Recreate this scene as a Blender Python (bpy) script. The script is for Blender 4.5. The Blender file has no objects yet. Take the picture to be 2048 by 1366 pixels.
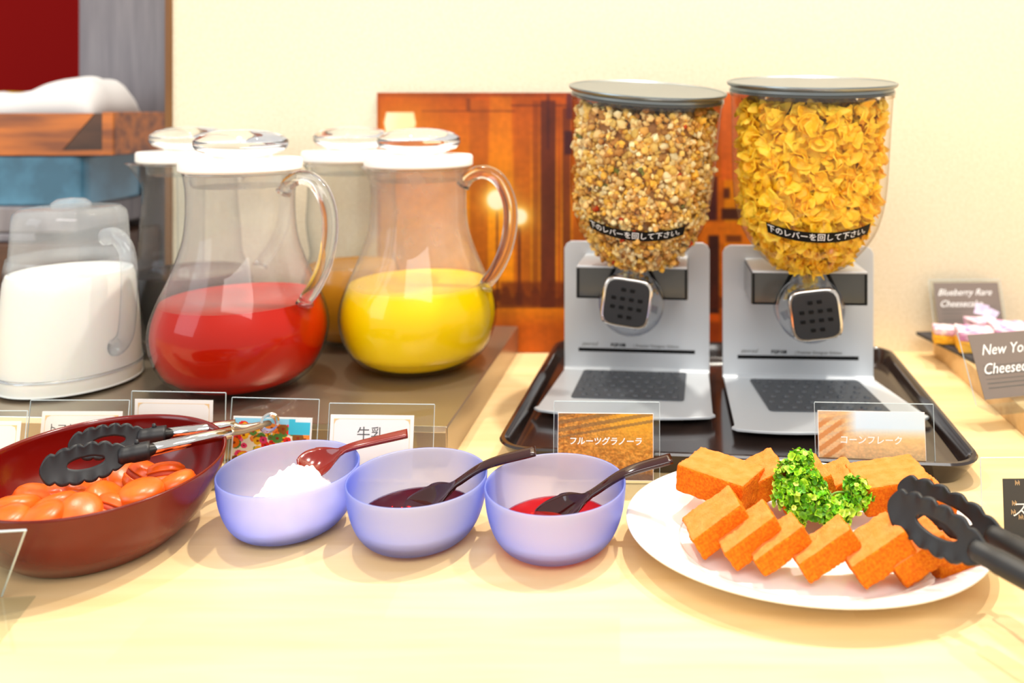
import bpy, math, random
import numpy as np
from mathutils import Vector, Matrix, noise

random.seed(7)
rng = np.random.RandomState(5)
sc = bpy.context.scene
COL = sc.collection
# ------------------------------------------------------------------ camera
FPX, PX0, PY0, EYE = 1650.0, 1240.0, 222.0, 0.354      # pixel focal length, vanishing point, eye height over the counter
cam_d = bpy.data.cameras.new('camera')
cam = bpy.data.objects.new('camera', cam_d); COL.objects.link(cam)
cam.location = (0, 0, EYE); cam.rotation_euler = (math.pi/2, 0, 0)
cam_d.sensor_width = 36; cam_d.lens = FPX/2048*36
cam_d.shift_x = (1024-PX0)/2048; cam_d.shift_y = -(683-PY0)/2048
cam_d.clip_start = 0.02; cam_d.clip_end = 30
cam_d.dof.use_dof = True; cam_d.dof.focus_distance = 0.72; cam_d.dof.aperture_fstop = 3.6
sc.camera = cam
# ------------------------------------------------------------------ world, lights, exposure
w = bpy.data.worlds.new('world'); sc.world = w; w.use_nodes = True
bg = w.node_tree.nodes['Background']; bg.inputs[0].default_value = (1.0, .965, .92, 1); bg.inputs[1].default_value = 0.5
def area(name, loc, target, size, power, color, size_y=None, shape='RECTANGLE'):
    l = bpy.data.lights.new(name, 'AREA'); l.energy = power; l.color = color; l.shape = shape
    l.size = size
    if shape == 'RECTANGLE': l.size_y = size_y or size
    o = bpy.data.objects.new(name, l); COL.objects.link(o); o.location = loc
    o.rotation_euler = (Vector(target)-Vector(loc)).to_track_quat('-Z', 'Y').to_euler()
    return o
WARM = (1.0, .93, .82)
area('ceiling_spot', (0.25, 1.0, 1.75), (0.1, .62, 0), .05, 15.0, WARM, shape='DISK')
area('ceiling_spot', (0.75, 0.95, 1.7), (.2, .6, 0), .07, 9.0, WARM, shape='DISK')
area('ceiling_spot', (-0.55, 1.0, 1.75), (-.3, .65, 0), .07, 8.0, WARM, shape='DISK')
area('front_fill', (0.2, -0.7, 1.5), (.2, 1.0, .2), 1.6, 15.0, (1, .97, .92), size_y=.6)  # added fill lamp in front, lifts the cereal and cards
area('window_light', (-2.2, -.6, 1.0), (-.2, .8, .1), 1.3, 10.0, (.80, .90, 1.0), size_y=1.2)
vs = sc.view_settings
sc.display_settings.display_device = 'sRGB'
vs.view_transform = 'Standard'; vs.look = 'None'; vs.gamma = 1; vs.use_curve_mapping = False
vs.exposure = 0.63

# ------------------------------------------------------------------ helpers
def W(px, py, z=0.0):
    D = FPX*(EYE-z)/(py-PY0); return Vector(((px-PX0)*D/FPX, D, z))
def V(px, py, D):
    return Vector(((px-PX0)*D/FPX, D, EYE-(py-PY0)*D/FPX))
def lin(c):
    c = np.asarray(c, float)/255.0
    return np.where(c <= .04045, c/12.92, ((c+.055)/1.055)**2.4)
def L3(*c):
    return tuple(float(x) for x in lin(c))+(1.0,)

class MB:
    def __init__(s): s.v = []; s.f = []; s.m = []; s.c = None
    def add(s, vs_, fs, mi=0):
        n = len(s.v); s.v += [tuple(p) for p in vs_]; s.f += [tuple(i+n for i in f) for f in fs]; s.m += [mi]*len(fs); return s
    def box(s, x0, x1, y0, y1, z0, z1, mi=0):
        return s.add([(x0,y0,z0),(x1,y0,z0),(x1,y1,z0),(x0,y1,z0),(x0,y0,z1),(x1,y0,z1),(x1,y1,z1),(x0,y1,z1)],
                     [(3,2,1,0),(4,5,6,7),(0,1,5,4),(1,2,6,5),(2,3,7,6),(3,0,4,7)], mi)
    def lathe(s, prof, n=64, sx=1, sy=1, spout=None, closed=False, cx=0, cy=0, mis=None):
        base = len(s.v); rows = []
        for (r, z) in prof:
            if r < 1e-6:
                rows.append([len(s.v)]); s.v.append((cx, cy, z)); continue
            row = []
            for k in range(n):
                a = 2*math.pi*k/n; rr = r
                if spout: rr = r*spout(a, z)
                row.append(len(s.v)); s.v.append((cx+rr*math.cos(a)*sx, cy+rr*math.sin(a)*sy, z))
            rows.append(row)
        if closed: rows.append(rows[0])
        for i in range(len(rows)-1):
            A, B = rows[i], rows[i+1]; mi = mis[i] if mis else 0
            for k in range(n):
                k2 = (k+1) % n
                if len(A) == 1 and len(B) == 1: continue
                if len(A) == 1: s.f.append((A[0], B[k2], B[k]))
                elif len(B) == 1: s.f.append((A[k], A[k2], B[0]))
                else: s.f.append((A[k], A[k2], B[k2], B[k]))
                s.m.append(mi)
        return s
    def tube(s, pts, rad, n=14, flat=1.0, up=None, caps=True):
        pts = [Vector(p) for p in pts]; m = len(pts); base = len(s.v)
        rads = rad if isinstance(rad, (list, tuple)) else [rad]*m
        prev = None
        for i, p in enumerate(pts):
            t = (pts[min(i+1, m-1)]-pts[max(i-1, 0)]).normalized()
            if prev is None:
                u = Vector(up) if up else (Vector((0,0,1)) if abs(t.z) < .9 else Vector((0,1,0)))
            else: u = prev
            u = (u - t*u.dot(t)).normalized(); prev = u; b = t.cross(u)
            for k in range(n):
                a = 2*math.pi*k/n
                q = p + u*math.sin(a)*rads[i]*flat + b*math.cos(a)*rads[i]
                s.v.append(tuple(q))
        for i in range(m-1):
            for k in range(n):
                k2 = (k+1) % n; a = base+i*n
                s.f.append((a+k, a+k2, a+n+k2, a+n+k)); s.m.append(0)
        if caps:
            s.f.append(tuple(base+k for k in range(n))[::-1]); s.m.append(0)
            s.f.append(tuple(base+(m-1)*n+k for k in range(n))); s.m.append(0)
        return s
    def prism(s, poly, y0, y1, axis='y', mi=0):
        """poly in 2D; extruded along an axis"""
        n = len(poly)
        def P(a, b, t):
            return {'y': (a, t, b), 'z': (a, b, t), 'x': (t, a, b)}[axis]
        vs_ = [P(a, b, y0) for a, b in poly]+[P(a, b, y1) for a, b in poly]
        fs = [tuple(range(n)), tuple(range(2*n-1, n-1, -1))]+[(i, i+n, (i+1) % n+n, (i+1) % n) for i in range(n)]
        return s.add(vs_, fs, mi)
    def xf(s, M, start=0):
        for i in range(start, len(s.v)): s.v[i] = tuple(M @ Vector(s.v[i]))
        return s
    def build(s, name, mats, parent=None, smooth=False, loc=None, rot=None, bevel=0, sub=0, weld=False, colors=None, solid=0):
        me = bpy.data.meshes.new(name); me.from_pydata(s.v, [], s.f)
        if not isinstance(mats, (list, tuple)): mats = [mats]
        for m in mats: me.materials.append(m)
        if len(mats) > 1: me.polygons.foreach_set('material_index', s.m)
        if colors is not None:
            at = me.color_attributes.new('Col', 'FLOAT_COLOR', 'POINT')
            a = np.ones((len(s.v), 4), np.float32); a[:, :3] = colors; at.data.foreach_set('color', a.ravel())
        import bmesh
        bm = bmesh.new(); bm.from_mesh(me)
        if weld: bmesh.ops.remove_doubles(bm, verts=bm.verts, dist=1e-6)
        if colors is None or weld: bmesh.ops.recalc_face_normals(bm, faces=bm.faces)
        bm.to_mesh(me); bm.free()
        if smooth: me.polygons.foreach_set('use_smooth', [True]*len(me.polygons))
        me.update()
        o = bpy.data.objects.new(name, me); COL.objects.link(o)
        if parent: o.parent = parent
        if loc is not None: o.location = loc
        if rot is not None: o.rotation_euler = rot
        if solid:
            m = o.modifiers.new('s', 'SOLIDIFY'); m.thickness = solid; m.offset = 0
        if bevel:
            m = o.modifiers.new('b', 'BEVEL'); m.width = bevel; m.segments = 2; m.limit_method = 'ANGLE'; m.angle_limit = .7
            m.harden_normals = False
        if sub:
            m = o.modifiers.new('u', 'SUBSURF'); m.levels = sub; m.render_levels = sub
        if smooth == 'auto':
            try: me.set_sharp_from_angle(angle=math.radians(38))
            except Exception: pass
        return o

def thing(name, label, cat, loc=(0,0,0), rz=0, group=None):
    o = bpy.data.objects.new(name, None); COL.objects.link(o); o.empty_display_size = .02
    o.location = loc; o.rotation_euler = (0, 0, rz); tag(o, label, cat, group); return o
def tag(o, label=None, cat=None, group=None, kind=None):
    if label: o['label'] = label
    if cat: o['category'] = cat
    if group: o['group'] = group
    if kind: o['kind'] = kind
    return o
def rrect(hx, hy, r, n=6, cx=0, cy=0):
    pts = []
    for (sx, sy, a0) in ((1,1,0),(-1,1,90),(-1,-1,180),(1,-1,270)):
        for k in range(n+1):
            a = math.radians(a0+90*k/n); pts.append((cx+sx*(hx-r)+r*math.cos(a), cy+sy*(hy-r)+r*math.sin(a)))
    return pts
def spline(pts, n=24):
    """Catmull-Rom through the points"""
    P = [Vector(p) for p in pts]; P = [P[0]*2-P[1]]+P+[P[-1]*2-P[-2]]; out = []
    segs = len(P)-3
    for i in range(n+1):
        t = i/n*segs; k = min(int(t), segs-1); t -= k; a, b, c, d = P[k:k+4]
        out.append(.5*((2*b)+(c-a)*t+(2*a-5*b+4*c-d)*t*t+(3*b-a-3*c+d)*t*t*t))
    return out
def interp(xs, ys, x): return float(np.interp(x, xs, ys))

# ------------------------------------------------------------------ materials
def mat(name):
    m = bpy.data.materials.new(name); m.use_nodes = True; nt = m.node_tree; return m, nt, nt.nodes, nt.links, nt.nodes['Principled BSDF']
def pbr(name, col, rough=.5, metal=0, spec=.5, coat=0, sss=0, bump=None, var=None, emit=0, trans=0):
    m, nt, N, K, p = mat(name)
    p.inputs['Base Color'].default_value = L3(*col); p.inputs['Roughness'].default_value = rough
    p.inputs['Metallic'].default_value = metal; p.inputs['Specular IOR Level'].default_value = spec
    p.inputs['Coat Weight'].default_value = coat; p.inputs['Coat Roughness'].default_value = .05
    p.inputs['Transmission Weight'].default_value = trans
    if sss:
        p.inputs['Subsurface Weight'].default_value = sss; p.inputs['Subsurface Radius'].default_value = (1, .5, .3); p.inputs['Subsurface Scale'].default_value = .006
    if var:      # (second colour, scale, stretch)
        tc = N.new('ShaderNodeTexCoord'); mp = N.new('ShaderNodeMapping'); no = N.new('ShaderNodeTexNoise'); rp = N.new('ShaderNodeValToRGB')
        mp.inputs['Scale'].default_value = var[2] if len(var) > 2 else (1,1,1); no.inputs['Scale'].default_value = var[1]; no.inputs['Detail'].default_value = 5
        rp.color_ramp.elements[0].position = .35; rp.color_ramp.elements[1].position = .65
        rp.color_ramp.elements[0].color = L3(*col); rp.color_ramp.elements[1].color = L3(*var[0])
        K.new(tc.outputs['Object'], mp.inputs[0]); K.new(mp.outputs[0], no.inputs['Vector']); K.new(no.outputs['Fac'], rp.inputs[0]); K.new(rp.outputs[0], p.inputs['Base Color'])
    if bump:     # (scale, strength, distance)
        tc = N.new('ShaderNodeTexCoord'); no = N.new('ShaderNodeTexNoise'); bp = N.new('ShaderNodeBump')
        no.inputs['Scale'].default_value = bump[0]; no.inputs['Detail'].default_value = 6
        bp.inputs['Strength'].default_value = bump[1]; bp.inputs['Distance'].default_value = bump[2]
        K.new(tc.outputs['Object'], no.inputs['Vector']); K.new(no.outputs['Fac'], bp.inputs['Height']); K.new(bp.outputs[0], p.inputs['Normal'])
    return m
def vcol(name, rough=.6, spec=.4, sss=0, bump=None):
    m, nt, N, K, p = mat(name)
    a = N.new('ShaderNodeAttribute'); a.attribute_name = 'Col'; K.new(a.outputs['Color'], p.inputs['Base Color'])
    p.inputs['Roughness'].default_value = rough; p.inputs['Specular IOR Level'].default_value = spec
    if sss: p.inputs['Subsurface Weight'].default_value = sss; p.inputs['Subsurface Scale'].default_value = .004
    return m
def schlick(N, K, gl=1.0, f0=.03):
    lw = N.new('ShaderNodeLayerWeight'); lw.inputs[0].default_value = .5
    pw = N.new('ShaderNodeMath'); pw.operation = 'POWER'; pw.inputs[1].default_value = 5; K.new(lw.outputs['Facing'], pw.inputs[0])
    ma = N.new('ShaderNodeMath'); ma.operation = 'MULTIPLY_ADD'; ma.inputs[1].default_value = .9*gl; ma.inputs[2].default_value = f0; K.new(pw.outputs[0], ma.inputs[0]); return ma
def clear(name, tint=(250,252,252), edge=(190,205,210), haze=0.0, haze_col=(255,250,245), gl=.9, power=.35, rough=.02, above=None):
    """thin clear wall: tinted transparent + Fresnel gloss + optional white haze (condensation, painted-in reflections)"""
    m, nt, N, K, p = mat(name); N.remove(p); out = N['Material Output']
    lw = N.new('ShaderNodeLayerWeight'); lw.inputs[0].default_value = power
    mx = N.new('ShaderNodeMix'); mx.data_type = 'RGBA'; mx.inputs[6].default_value = L3(*tint); mx.inputs[7].default_value = L3(*edge)
    tr = N.new('ShaderNodeBsdfTransparent'); g = N.new('ShaderNodeBsdfGlossy'); g.inputs['Roughness'].default_value = rough
    ms = N.new('ShaderNodeMixShader'); mu = schlick(N, K, gl)
    pw = N.new('ShaderNodeMath'); pw.operation = 'POWER'; pw.inputs[1].default_value = 4; lw.inputs[0].default_value = .5
    K.new(lw.outputs['Facing'], pw.inputs[0]); K.new(pw.outputs[0], mx.inputs[0]); K.new(mx.outputs[2], tr.inputs[0]); K.new(mu.outputs[0], ms.inputs[0])
    last = tr
    if haze:
        d = N.new('ShaderNodeBsdfDiffuse'); d.inputs[0].default_value = L3(*haze_col); tl = N.new('ShaderNodeBsdfTranslucent'); tl.inputs[0].default_value = L3(*haze_col)
        dm = N.new('ShaderNodeMixShader'); K.new(d.outputs[0], dm.inputs[1]); K.new(tl.outputs[0], dm.inputs[2])
        hm = N.new('ShaderNodeMixShader'); no = N.new('ShaderNodeTexNoise'); no.inputs['Scale'].default_value = 30; tc = N.new('ShaderNodeTexCoord'); K.new(tc.outputs['Object'], no.inputs['Vector'])
        mr = N.new('ShaderNodeMapRange'); mr.inputs[1].default_value = .3; mr.inputs[2].default_value = .7; mr.inputs[3].default_value = haze*.75; mr.inputs[4].default_value = haze*1.2
        K.new(no.outputs['Fac'], mr.inputs[0])
        if above is not None:   # the haze shows only over the liquid
            sx = N.new('ShaderNodeSeparateXYZ'); K.new(tc.outputs['Object'], sx.inputs[0]); m2 = N.new('ShaderNodeMapRange'); m2.inputs[1].default_value = above; m2.inputs[2].default_value = above+.01
            K.new(sx.outputs['Z'], m2.inputs[0]); m3 = N.new('ShaderNodeMath'); m3.operation = 'MULTIPLY'; K.new(mr.outputs[0], m3.inputs[0]); K.new(m2.outputs[0], m3.inputs[1]); K.new(m3.outputs[0], hm.inputs[0])
        else: K.new(mr.outputs[0], hm.inputs[0])
        K.new(tr.outputs[0], hm.inputs[1]); K.new(dm.outputs[0], hm.inputs[2]); last = hm
    K.new(last.outputs[0], ms.inputs[1]); K.new(g.outputs[0], ms.inputs[2]); K.new(ms.outputs[0], out.inputs[0])
    return m
def frosted(name):
    m, nt, N, K, p = mat(name); N.remove(p); out = N['Material Output']
    lw = N.new('ShaderNodeLayerWeight'); lw.inputs[0].default_value = .5
    mx = N.new('ShaderNodeMix'); mx.data_type = 'RGBA'; mx.inputs[6].default_value = L3(244,243,252); mx.inputs[7].default_value = L3(56,116,246)
    d = N.new('ShaderNodeBsdfDiffuse'); t = N.new('ShaderNodeBsdfTranslucent'); tr = N.new('ShaderNodeBsdfTransparent')
    for q in (d, t, tr): K.new(mx.outputs[2], q.inputs[0])
    a = N.new('ShaderNodeMixShader'); a.inputs[0].default_value = .62; K.new(d.outputs[0], a.inputs[1]); K.new(t.outputs[0], a.inputs[2])
    b = N.new('ShaderNodeMixShader'); b.inputs[0].default_value = .36; K.new(a.outputs[0], b.inputs[1]); K.new(tr.outputs[0], b.inputs[2])
    g = N.new('ShaderNodeBsdfGlossy'); g.inputs['Roughness'].default_value = .35; fr = schlick(N, K, .5, .03)
    c = N.new('ShaderNodeMixShader'); K.new(fr.outputs[0], c.inputs[0]); K.new(b.outputs[0], c.inputs[1]); K.new(g.outputs[0], c.inputs[2])
    pw = N.new('ShaderNodeMath'); pw.operation = 'POWER'; pw.inputs[1].default_value = 1.25; K.new(lw.outputs['Facing'], pw.inputs[0]); K.new(pw.outputs[0], mx.inputs[0]); K.new(c.outputs[0], out.inputs[0]); return m
def glass(name, col=(250,252,255), rough=0.0):
    m, nt, N, K, p = mat(name); p.inputs['Base Color'].default_value = L3(*col); p.inputs['Roughness'].default_value = rough
    p.inputs['Transmission Weight'].default_value = 1; p.inputs['IOR'].default_value = 1.47; return m

def jelly(name, body, through):
    m, nt, N, K, p = mat(name); N.remove(p); d = N.new('ShaderNodeBsdfDiffuse'); d.inputs[0].default_value = L3(*body)
    tr = N.new('ShaderNodeBsdfTransparent'); tr.inputs[0].default_value = L3(*through); a = N.new('ShaderNodeMixShader'); a.inputs[0].default_value = .66
    K.new(d.outputs[0], a.inputs[1]); K.new(tr.outputs[0], a.inputs[2]); g = N.new('ShaderNodeBsdfGlossy'); g.inputs['Roughness'].default_value = .04
    b = N.new('ShaderNodeMixShader'); mu = schlick(N, K, .8, .04); K.new(mu.outputs[0], b.inputs[0]); K.new(a.outputs[0], b.inputs[1]); K.new(g.outputs[0], b.inputs[2]); K.new(b.outputs[0], N['Material Output'].inputs[0]); return m
def wood_counter():
    m, nt, N, K, p = mat('birch_counter')
    tc = N.new('ShaderNodeTexCoord'); mp = N.new('ShaderNodeMapping'); mp.inputs['Scale'].default_value = (1.2, 14, 1)
    no = N.new('ShaderNodeTexNoise'); no.inputs['Scale'].default_value = 5; no.inputs['Detail'].default_value = 6; no.inputs['Distortion'].default_value = .3
    rp = N.new('ShaderNodeValToRGB'); rp.color_ramp.elements[0].color = L3(236,202,146); rp.color_ramp.elements[1].color = L3(242,213,163)
    rp.color_ramp.elements[0].position = .3; rp.color_ramp.elements[1].position = .7
    K.new(tc.outputs['Object'], mp.inputs[0]); K.new(mp.outputs[0], no.inputs['Vector']); K.new(no.outputs['Fac'], rp.inputs[0])
    br = N.new('ShaderNodeTexBrick'); mp2 = N.new('ShaderNodeMapping'); mp2.inputs['Scale'].default_value = (1, 1, 1)
    br.inputs['Scale'].default_value = 1; br.inputs['Mortar Size'].default_value = 0; br.inputs['Brick Width'].default_value = .33; br.inputs['Row Height'].default_value = .048
    br.inputs['Color1'].default_value = (1, 1, 1, 1); br.inputs['Color2'].default_value = (.93, .89, .83, 1)
    K.new(tc.outputs['Object'], mp2.inputs[0]); K.new(mp2.outputs[0], br.inputs['Vector'])
    mx = N.new('ShaderNodeMix'); mx.data_type = 'RGBA'; mx.blend_type = 'MULTIPLY'; mx.inputs[0].default_value = 1
    K.new(rp.outputs[0], mx.inputs[6]); K.new(br.outputs['Color'], mx.inputs[7]); K.new(mx.outputs[2], p.inputs['Base Color'])
    p.inputs['Roughness'].default_value = .42; p.inputs['Specular IOR Level'].default_value = .4
    return m
M = {}
M['counter'] = wood_counter()
M['wall'] = pbr('cream_wallpaper', (238,226,200), .85, spec=.15, var=((229,215,186), 240), bump=(420, .35, .002))
M['brown_trim'] = pbr('brown_trim', (128,84,30), .5, var=((96,58,18), 12, (1,1,.2)))
M['post'] = pbr('grey_wood_post', (140,136,140), .6, var=((120,116,122), 10, (6,6,.5)))
M['red'] = pbr('red_wall', (150,8,6), .7, spec=.1)
M['floor'] = pbr('floor_brown', (120,90,65), .6)
M['dark_wood'] = pbr('dark_wood', (88,58,40), .5, var=((64,42,30), 8, (1,1,6)))
M['tray_wood'] = pbr('orange_wood', (206,116,34), .4, var=((130,70,28), 14, (.4,4,4)), coat=.3)
M['steel'] = pbr('brushed_steel', (176,160,138), .28, metal=.8, bump=(60, .05, .001))
M['chrome'] = pbr('chrome', (225,222,218), .10, metal=1)
M['silver'] = pbr('silver_paint', (206,211,216), .36, metal=.15)
M['lidmetal'] = pbr('lid_metal', (140,148,150), .3, metal=.85)
M['darkpanel'] = pbr('smoked_panel', (66,66,62), .18, coat=.4)
M['rubber'] = pbr('black_rubber', (34,34,36), .55)
M['pad'] = pbr('grey_rubber_mat', (74,78,84), .5)
M['black'] = pbr('black_print', (8,8,8), .6, spec=.2)
M['ink'] = pbr('grey_print', (92,92,88), .6)
M['tray'] = pbr('black_brown_lacquer', (40,30,27), .16, coat=.5)
M['glass'] = clear('jug_glass', edge=(150,160,170), haze=.03, above=.095)
M['glass_mist'] = clear('misted_jug_glass', edge=(160,160,165), haze=.24, haze_col=(250,238,232), above=.098)
M['hopper'] = clear('hopper_plastic', (254,253,251), (215,200,180), gl=.4, rough=.03)
M['pitcher'] = clear('pitcher_plastic', (250,252,254), (200,210,220), haze=.20, haze_col=(240,246,250), gl=.6, above=.128)  # white haze paints bright reflections into the plastic above the milk
M['tomglass'] = clear('wall_whitened_glass', edge=(150,160,170), haze=.18, haze_col=(250,244,240), above=.102)  # white haze puts the wall's brightness into the upper glass
M['housing'] = clear('housing_plastic', (250,252,254), (180,186,204), haze=.03, gl=.6)
M['plastic'] = clear('clear_plastic', (250,252,254), (200,210,220), haze=.05, gl=.6)
M['acrylic'] = clear('clear_acrylic', (250,252,252), (205,220,228), gl=.7)
M['acrylic_edge'] = pbr('acrylic_edge', (205,220,224), .25)
M['solid_glass'] = glass('solid_glass')
M['solid_plastic'] = glass('solid_plastic', (244,246,250), .03)
M['white_plastic'] = pbr('white_plastic', (250,248,242), .35, sss=.1)
M['milk'] = pbr('milk', (252,248,236), .4, sss=.2)
M['orange_juice'] = pbr('orange_juice', (255,210,0), .3, spec=.2, sss=.15)
M['tomato'] = pbr('tomato_juice', (184,24,0), .3, spec=.15)
M['amber'] = pbr('amber_juice', (206,140,30), .25)
M['coffee'] = pbr('black_coffee', (28,18,16), .12)
M['frost'] = frosted('frosted_blue_glass')
M['china'] = pbr('white_china', (252,251,248), .18, coat=.5)
M['lac_in'] = pbr('dark_red_lacquer', (104,8,4), .16, coat=.12)
M['lac_out'] = pbr('brown_red_lacquer', (110,26,4), .25, spec=.35, coat=.08, var=((96,20,3), 9))
M['spoon_red'] = pbr('red_lacquer_spoon', (116,18,6), .14, coat=.3)
M['spoon_dark'] = pbr('dark_lacquer_spoon', (44,8,8), .10, coat=.35)
M['nylon'] = pbr('black_nylon', (24,25,28), .5)
M['cream'] = pbr('whipped_cream', (255,250,248), .5, sss=.3, var=((252,226,228), 60))
M['berry'] = jelly('dark_berry_sauce', (70,8,18), (196,40,40))
M['redsauce'] = jelly('red_jelly_sauce', (190,16,6), (255,90,20))
M['cake_top'] = pbr('cake_crumb', (244,134,20), .8, spec=.15, sss=.05, var=((226,100,10), 420), bump=(650, 1.0, .0022))
M['cake_skin'] = pbr('cake_cut_top', (244,142,72), .8, spec=.2, sss=.1, var=((238,128,52), 120), bump=(700, .8, .0015))
M['macaron'] = pbr('macaron_shell', (240,106,20), .32, sss=.1, var=((228,88,14), 60), bump=(500, .12, .0006))
M['macfill'] = pbr('macaron_filling', (176,56,16), .6)
M['parsley'] = vcol('parsley_leaf', .45, .4, .1)
M['stem'] = pbr('parsley_stem', (110,150,50), .5)
M['granola'] = vcol('granola_bits', .7, .3)
M['slate'] = pbr('black_slate', (52,50,54), .6, bump=(90, .4, .001))
M['lightwood'] = pbr('pale_wood', (232,196,140), .5, var=((220,180,122), 10, (1,8,8)))
M['cheese'] = pbr('cheesecake_top', (244,230,222), .6, sss=.05, var=((206,120,172), 70))
M['crust'] = pbr('cheesecake_base', (244,186,40), .75, var=((226,160,28), 90), bump=(300, .5, .001))
M['berrytop'] = pbr('berry_topping', (120,30,90), .3, var=((216,110,180), 90), bump=(200, .6, .003))
M['card'] = pbr('white_card', (253,246,240), .6)
M['gold'] = pbr('gold_print', (246,206,150), .6)
M['darkcard'] = pbr('grey_brown_card', (124,112,104), .6)
M['blackcard'] = pbr('charcoal_card', (62,62,62), .6)
M['whiteprint'] = pbr('white_print', (250,250,248), .6)
M['photo'] = vcol('photo_print', .45, .4)
M['poster'] = vcol('poster_print', .5, .3)
M['blueglass'] = pbr('blue_plastic_sheet', (96,160,196), .2, var=((60,104,130), 9), coat=.6)
M['cloth'] = pbr('white_cloth', (240,236,232), .8)
M['wrap'] = pbr('shiny_wrap', (236,196,150), .15, var=((150,86,40), 22), bump=(50, 1, .006), coat=1)
M['pale_blue'] = pbr('pale_blue_box', (176,204,230), .4)
M['yellow'] = pbr('yellow_box', (236,200,50), .5)

def flake_mat():
    m, nt, N, K, p = mat('cornflake')
    oi = N.new('ShaderNodeObjectInfo'); rp = N.new('ShaderNodeValToRGB')
    rp.color_ramp.elements[0].color = L3(248,180,10); rp.color_ramp.elements[1].color = L3(255,216,60)
    e = rp.color_ramp.elements.new(.5); e.color = L3(253,196,18)
    K.new(oi.outputs['Random'], rp.inputs[0]); K.new(rp.outputs[0], p.inputs['Base Color'])
    p.inputs['Roughness'].default_value = .5; p.inputs['Subsurface Weight'].default_value = .15; p.inputs['Subsurface Scale'].default_value = .003
    return m
M['flake'] = flake_mat()

def text_shape(s, size, shear=0, bold=0, extrude=.0001):
    c = bpy.data.curves.new('lettering', 'FONT'); c.body = s; c.size = size; c.shear = shear; c.offset = bold
    c.extrude = 0; c.align_x = 'CENTER'; c.align_y = 'CENTER'; c.resolution_u = 3
    o = bpy.data.objects.new('lettering', c); COL.objects.link(o); bpy.context.view_layer.update()
    dg = bpy.context.evaluated_depsgraph_get(); e = o.evaluated_get(dg); me = e.to_mesh()
    v = [tuple(p.co) for p in me.vertices]; f = [tuple(p.vertices) for p in me.polygons]
    e.to_mesh_clear(); bpy.data.objects.remove(o); bpy.data.curves.remove(c)
    return v, f
def flat_text(s, size, x, z, m, parent, y=-.0005, **k):
    """lettering in the XZ plane facing -Y"""
    v, f = text_shape(s, size, **k); mb = MB(); mb.add([(a+x, y, b+z) for a, b, _ in v], f)
    return mb.build('lettering', m, parent)
def print_panel(name, wd, ht, nx, ny, fn, m, parent=None, y=0, x0=None, z0=0):
    """flat print facing -Y, colour from fn(u right, v down) -> sRGB 0..255"""
    u, v = np.meshgrid(np.linspace(0, 1, nx), np.linspace(0, 1, ny)); c = lin(np.clip(fn(u, v), 0, 255)).reshape(-1, 3)
    if x0 is None: x0 = -wd/2
    X = x0+u*wd; Z = z0+ht*(1-v); vs_ = np.stack([X.ravel(), np.full(X.size, y), Z.ravel()], 1).tolist()
    fs = [(j*nx+i, (j+1)*nx+i, (j+1)*nx+i+1, j*nx+i+1) for j in range(ny-1) for i in range(nx-1)]
    mb = MB(); mb.add(vs_, fs); return mb.build(name, m, parent, colors=c)
def vnoise(x, y, seed=0):
    """smooth value noise on arrays"""
    r = np.random.RandomState(seed).rand(64, 64); xi = np.floor(x).astype(int); yi = np.floor(y).astype(int)
    fx = x-xi; fy = y-yi; fx = fx*fx*(3-2*fx); fy = fy*fy*(3-2*fy)
    g = lambda a, b: r[a % 64, b % 64]
    return (g(xi,yi)*(1-fx)+g(xi+1,yi)*fx)*(1-fy)+(g(xi,yi+1)*(1-fx)+g(xi+1,yi+1)*fx)*fy

# ------------------------------------------------------------------ setting
def struct(name, mb, m, **k):
    o = mb.build(name, m, **k); o['kind'] = 'structure'; return o
struct('wall_back', MB().box(-.660, 2.2, 1.217, 1.32, -.75, 2.0), M['wall'])
struct('trim_1', MB().box(-.669, -.6605, 1.212, 1.32, -.75, 2.0), M['brown_trim'], bevel=.001)
struct('wall_left', MB().box(-3.2, -.5, 2.8, 2.9, -.75, 2.4), M['red'])
struct('floor', MB().box(-3.2, 2.2, -1.5, 2.9, -.80, -.75), M['floor'])
post = MB().box(-.985, -.800, 1.50, 1.62, -.75, 2.0).build('timber_post', M['post'], bevel=.004)
tag(post, 'grey-brown timber post standing at the left end of the cream wall', 'post')
ct = thing('buffet_counter', 'long pale birch buffet counter under all the food and drinks', 'counter', (0, 0, 0))
MB().box(-1.5, 1.5, .36, 1.2165, -.035, 0).build('counter_top', M['counter'], ct, bevel=.002)
MB().box(-1.45, 1.45, .40, 1.21, -.75, -.036).build('cabinet_body', M['lightwood'], ct)
# left background: a stack on the counter's far side
sb = MB().box(-1.6, -.825, 1.26, 1.48, -.748, .150).build('side_cabinet', M['dark_wood'], bevel=.002)
tag(sb, 'dark brown wooden cabinet behind the white milk pitcher', 'cabinet')
bb = MB().box(-1.3, -.905, 1.275, 1.46, .1505, .165)
bb.box(-1.3, -.84, 1.275, 1.46, .1655, .206)
o = bb.build('folded_cloth', M['post'], bevel=.004); tag(o, 'grey folded cloth lying under the blue plastic box', 'cloth')
def blue_box():
    mb = MB(); P = rrect(.20, .085, .02); n = len(P)
    mb.prism([(a, b) for a, b in P], 0, .078, 'z')
    return mb.build('storage_box', M['blueglass'], loc=(-1.035, 1.365, .2065), bevel=.004)
tag(blue_box(), 'shiny blue plastic box under the orange wooden tray', 'box')
wt = thing('wooden_tray', 'orange-brown wooden tray with slanting end in the left background', 'tray', (-1.0, 1.375, .2855))
MB().box(-.3, .215, -.10, .10, 0, .008).build('tray_floor', M['tray_wood'], wt)
MB().prism([(-.3, .008), (.138, .008), (.188, .065), (-.3, .065)], -.100, -.092).build('front_board', M['tray_wood'], wt)
MB().prism([(.138, .008), (.199, .008), (.199, .065), (.188, .065)], -.099, -.094).build('corner_board', M['dark_wood'], wt)
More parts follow.
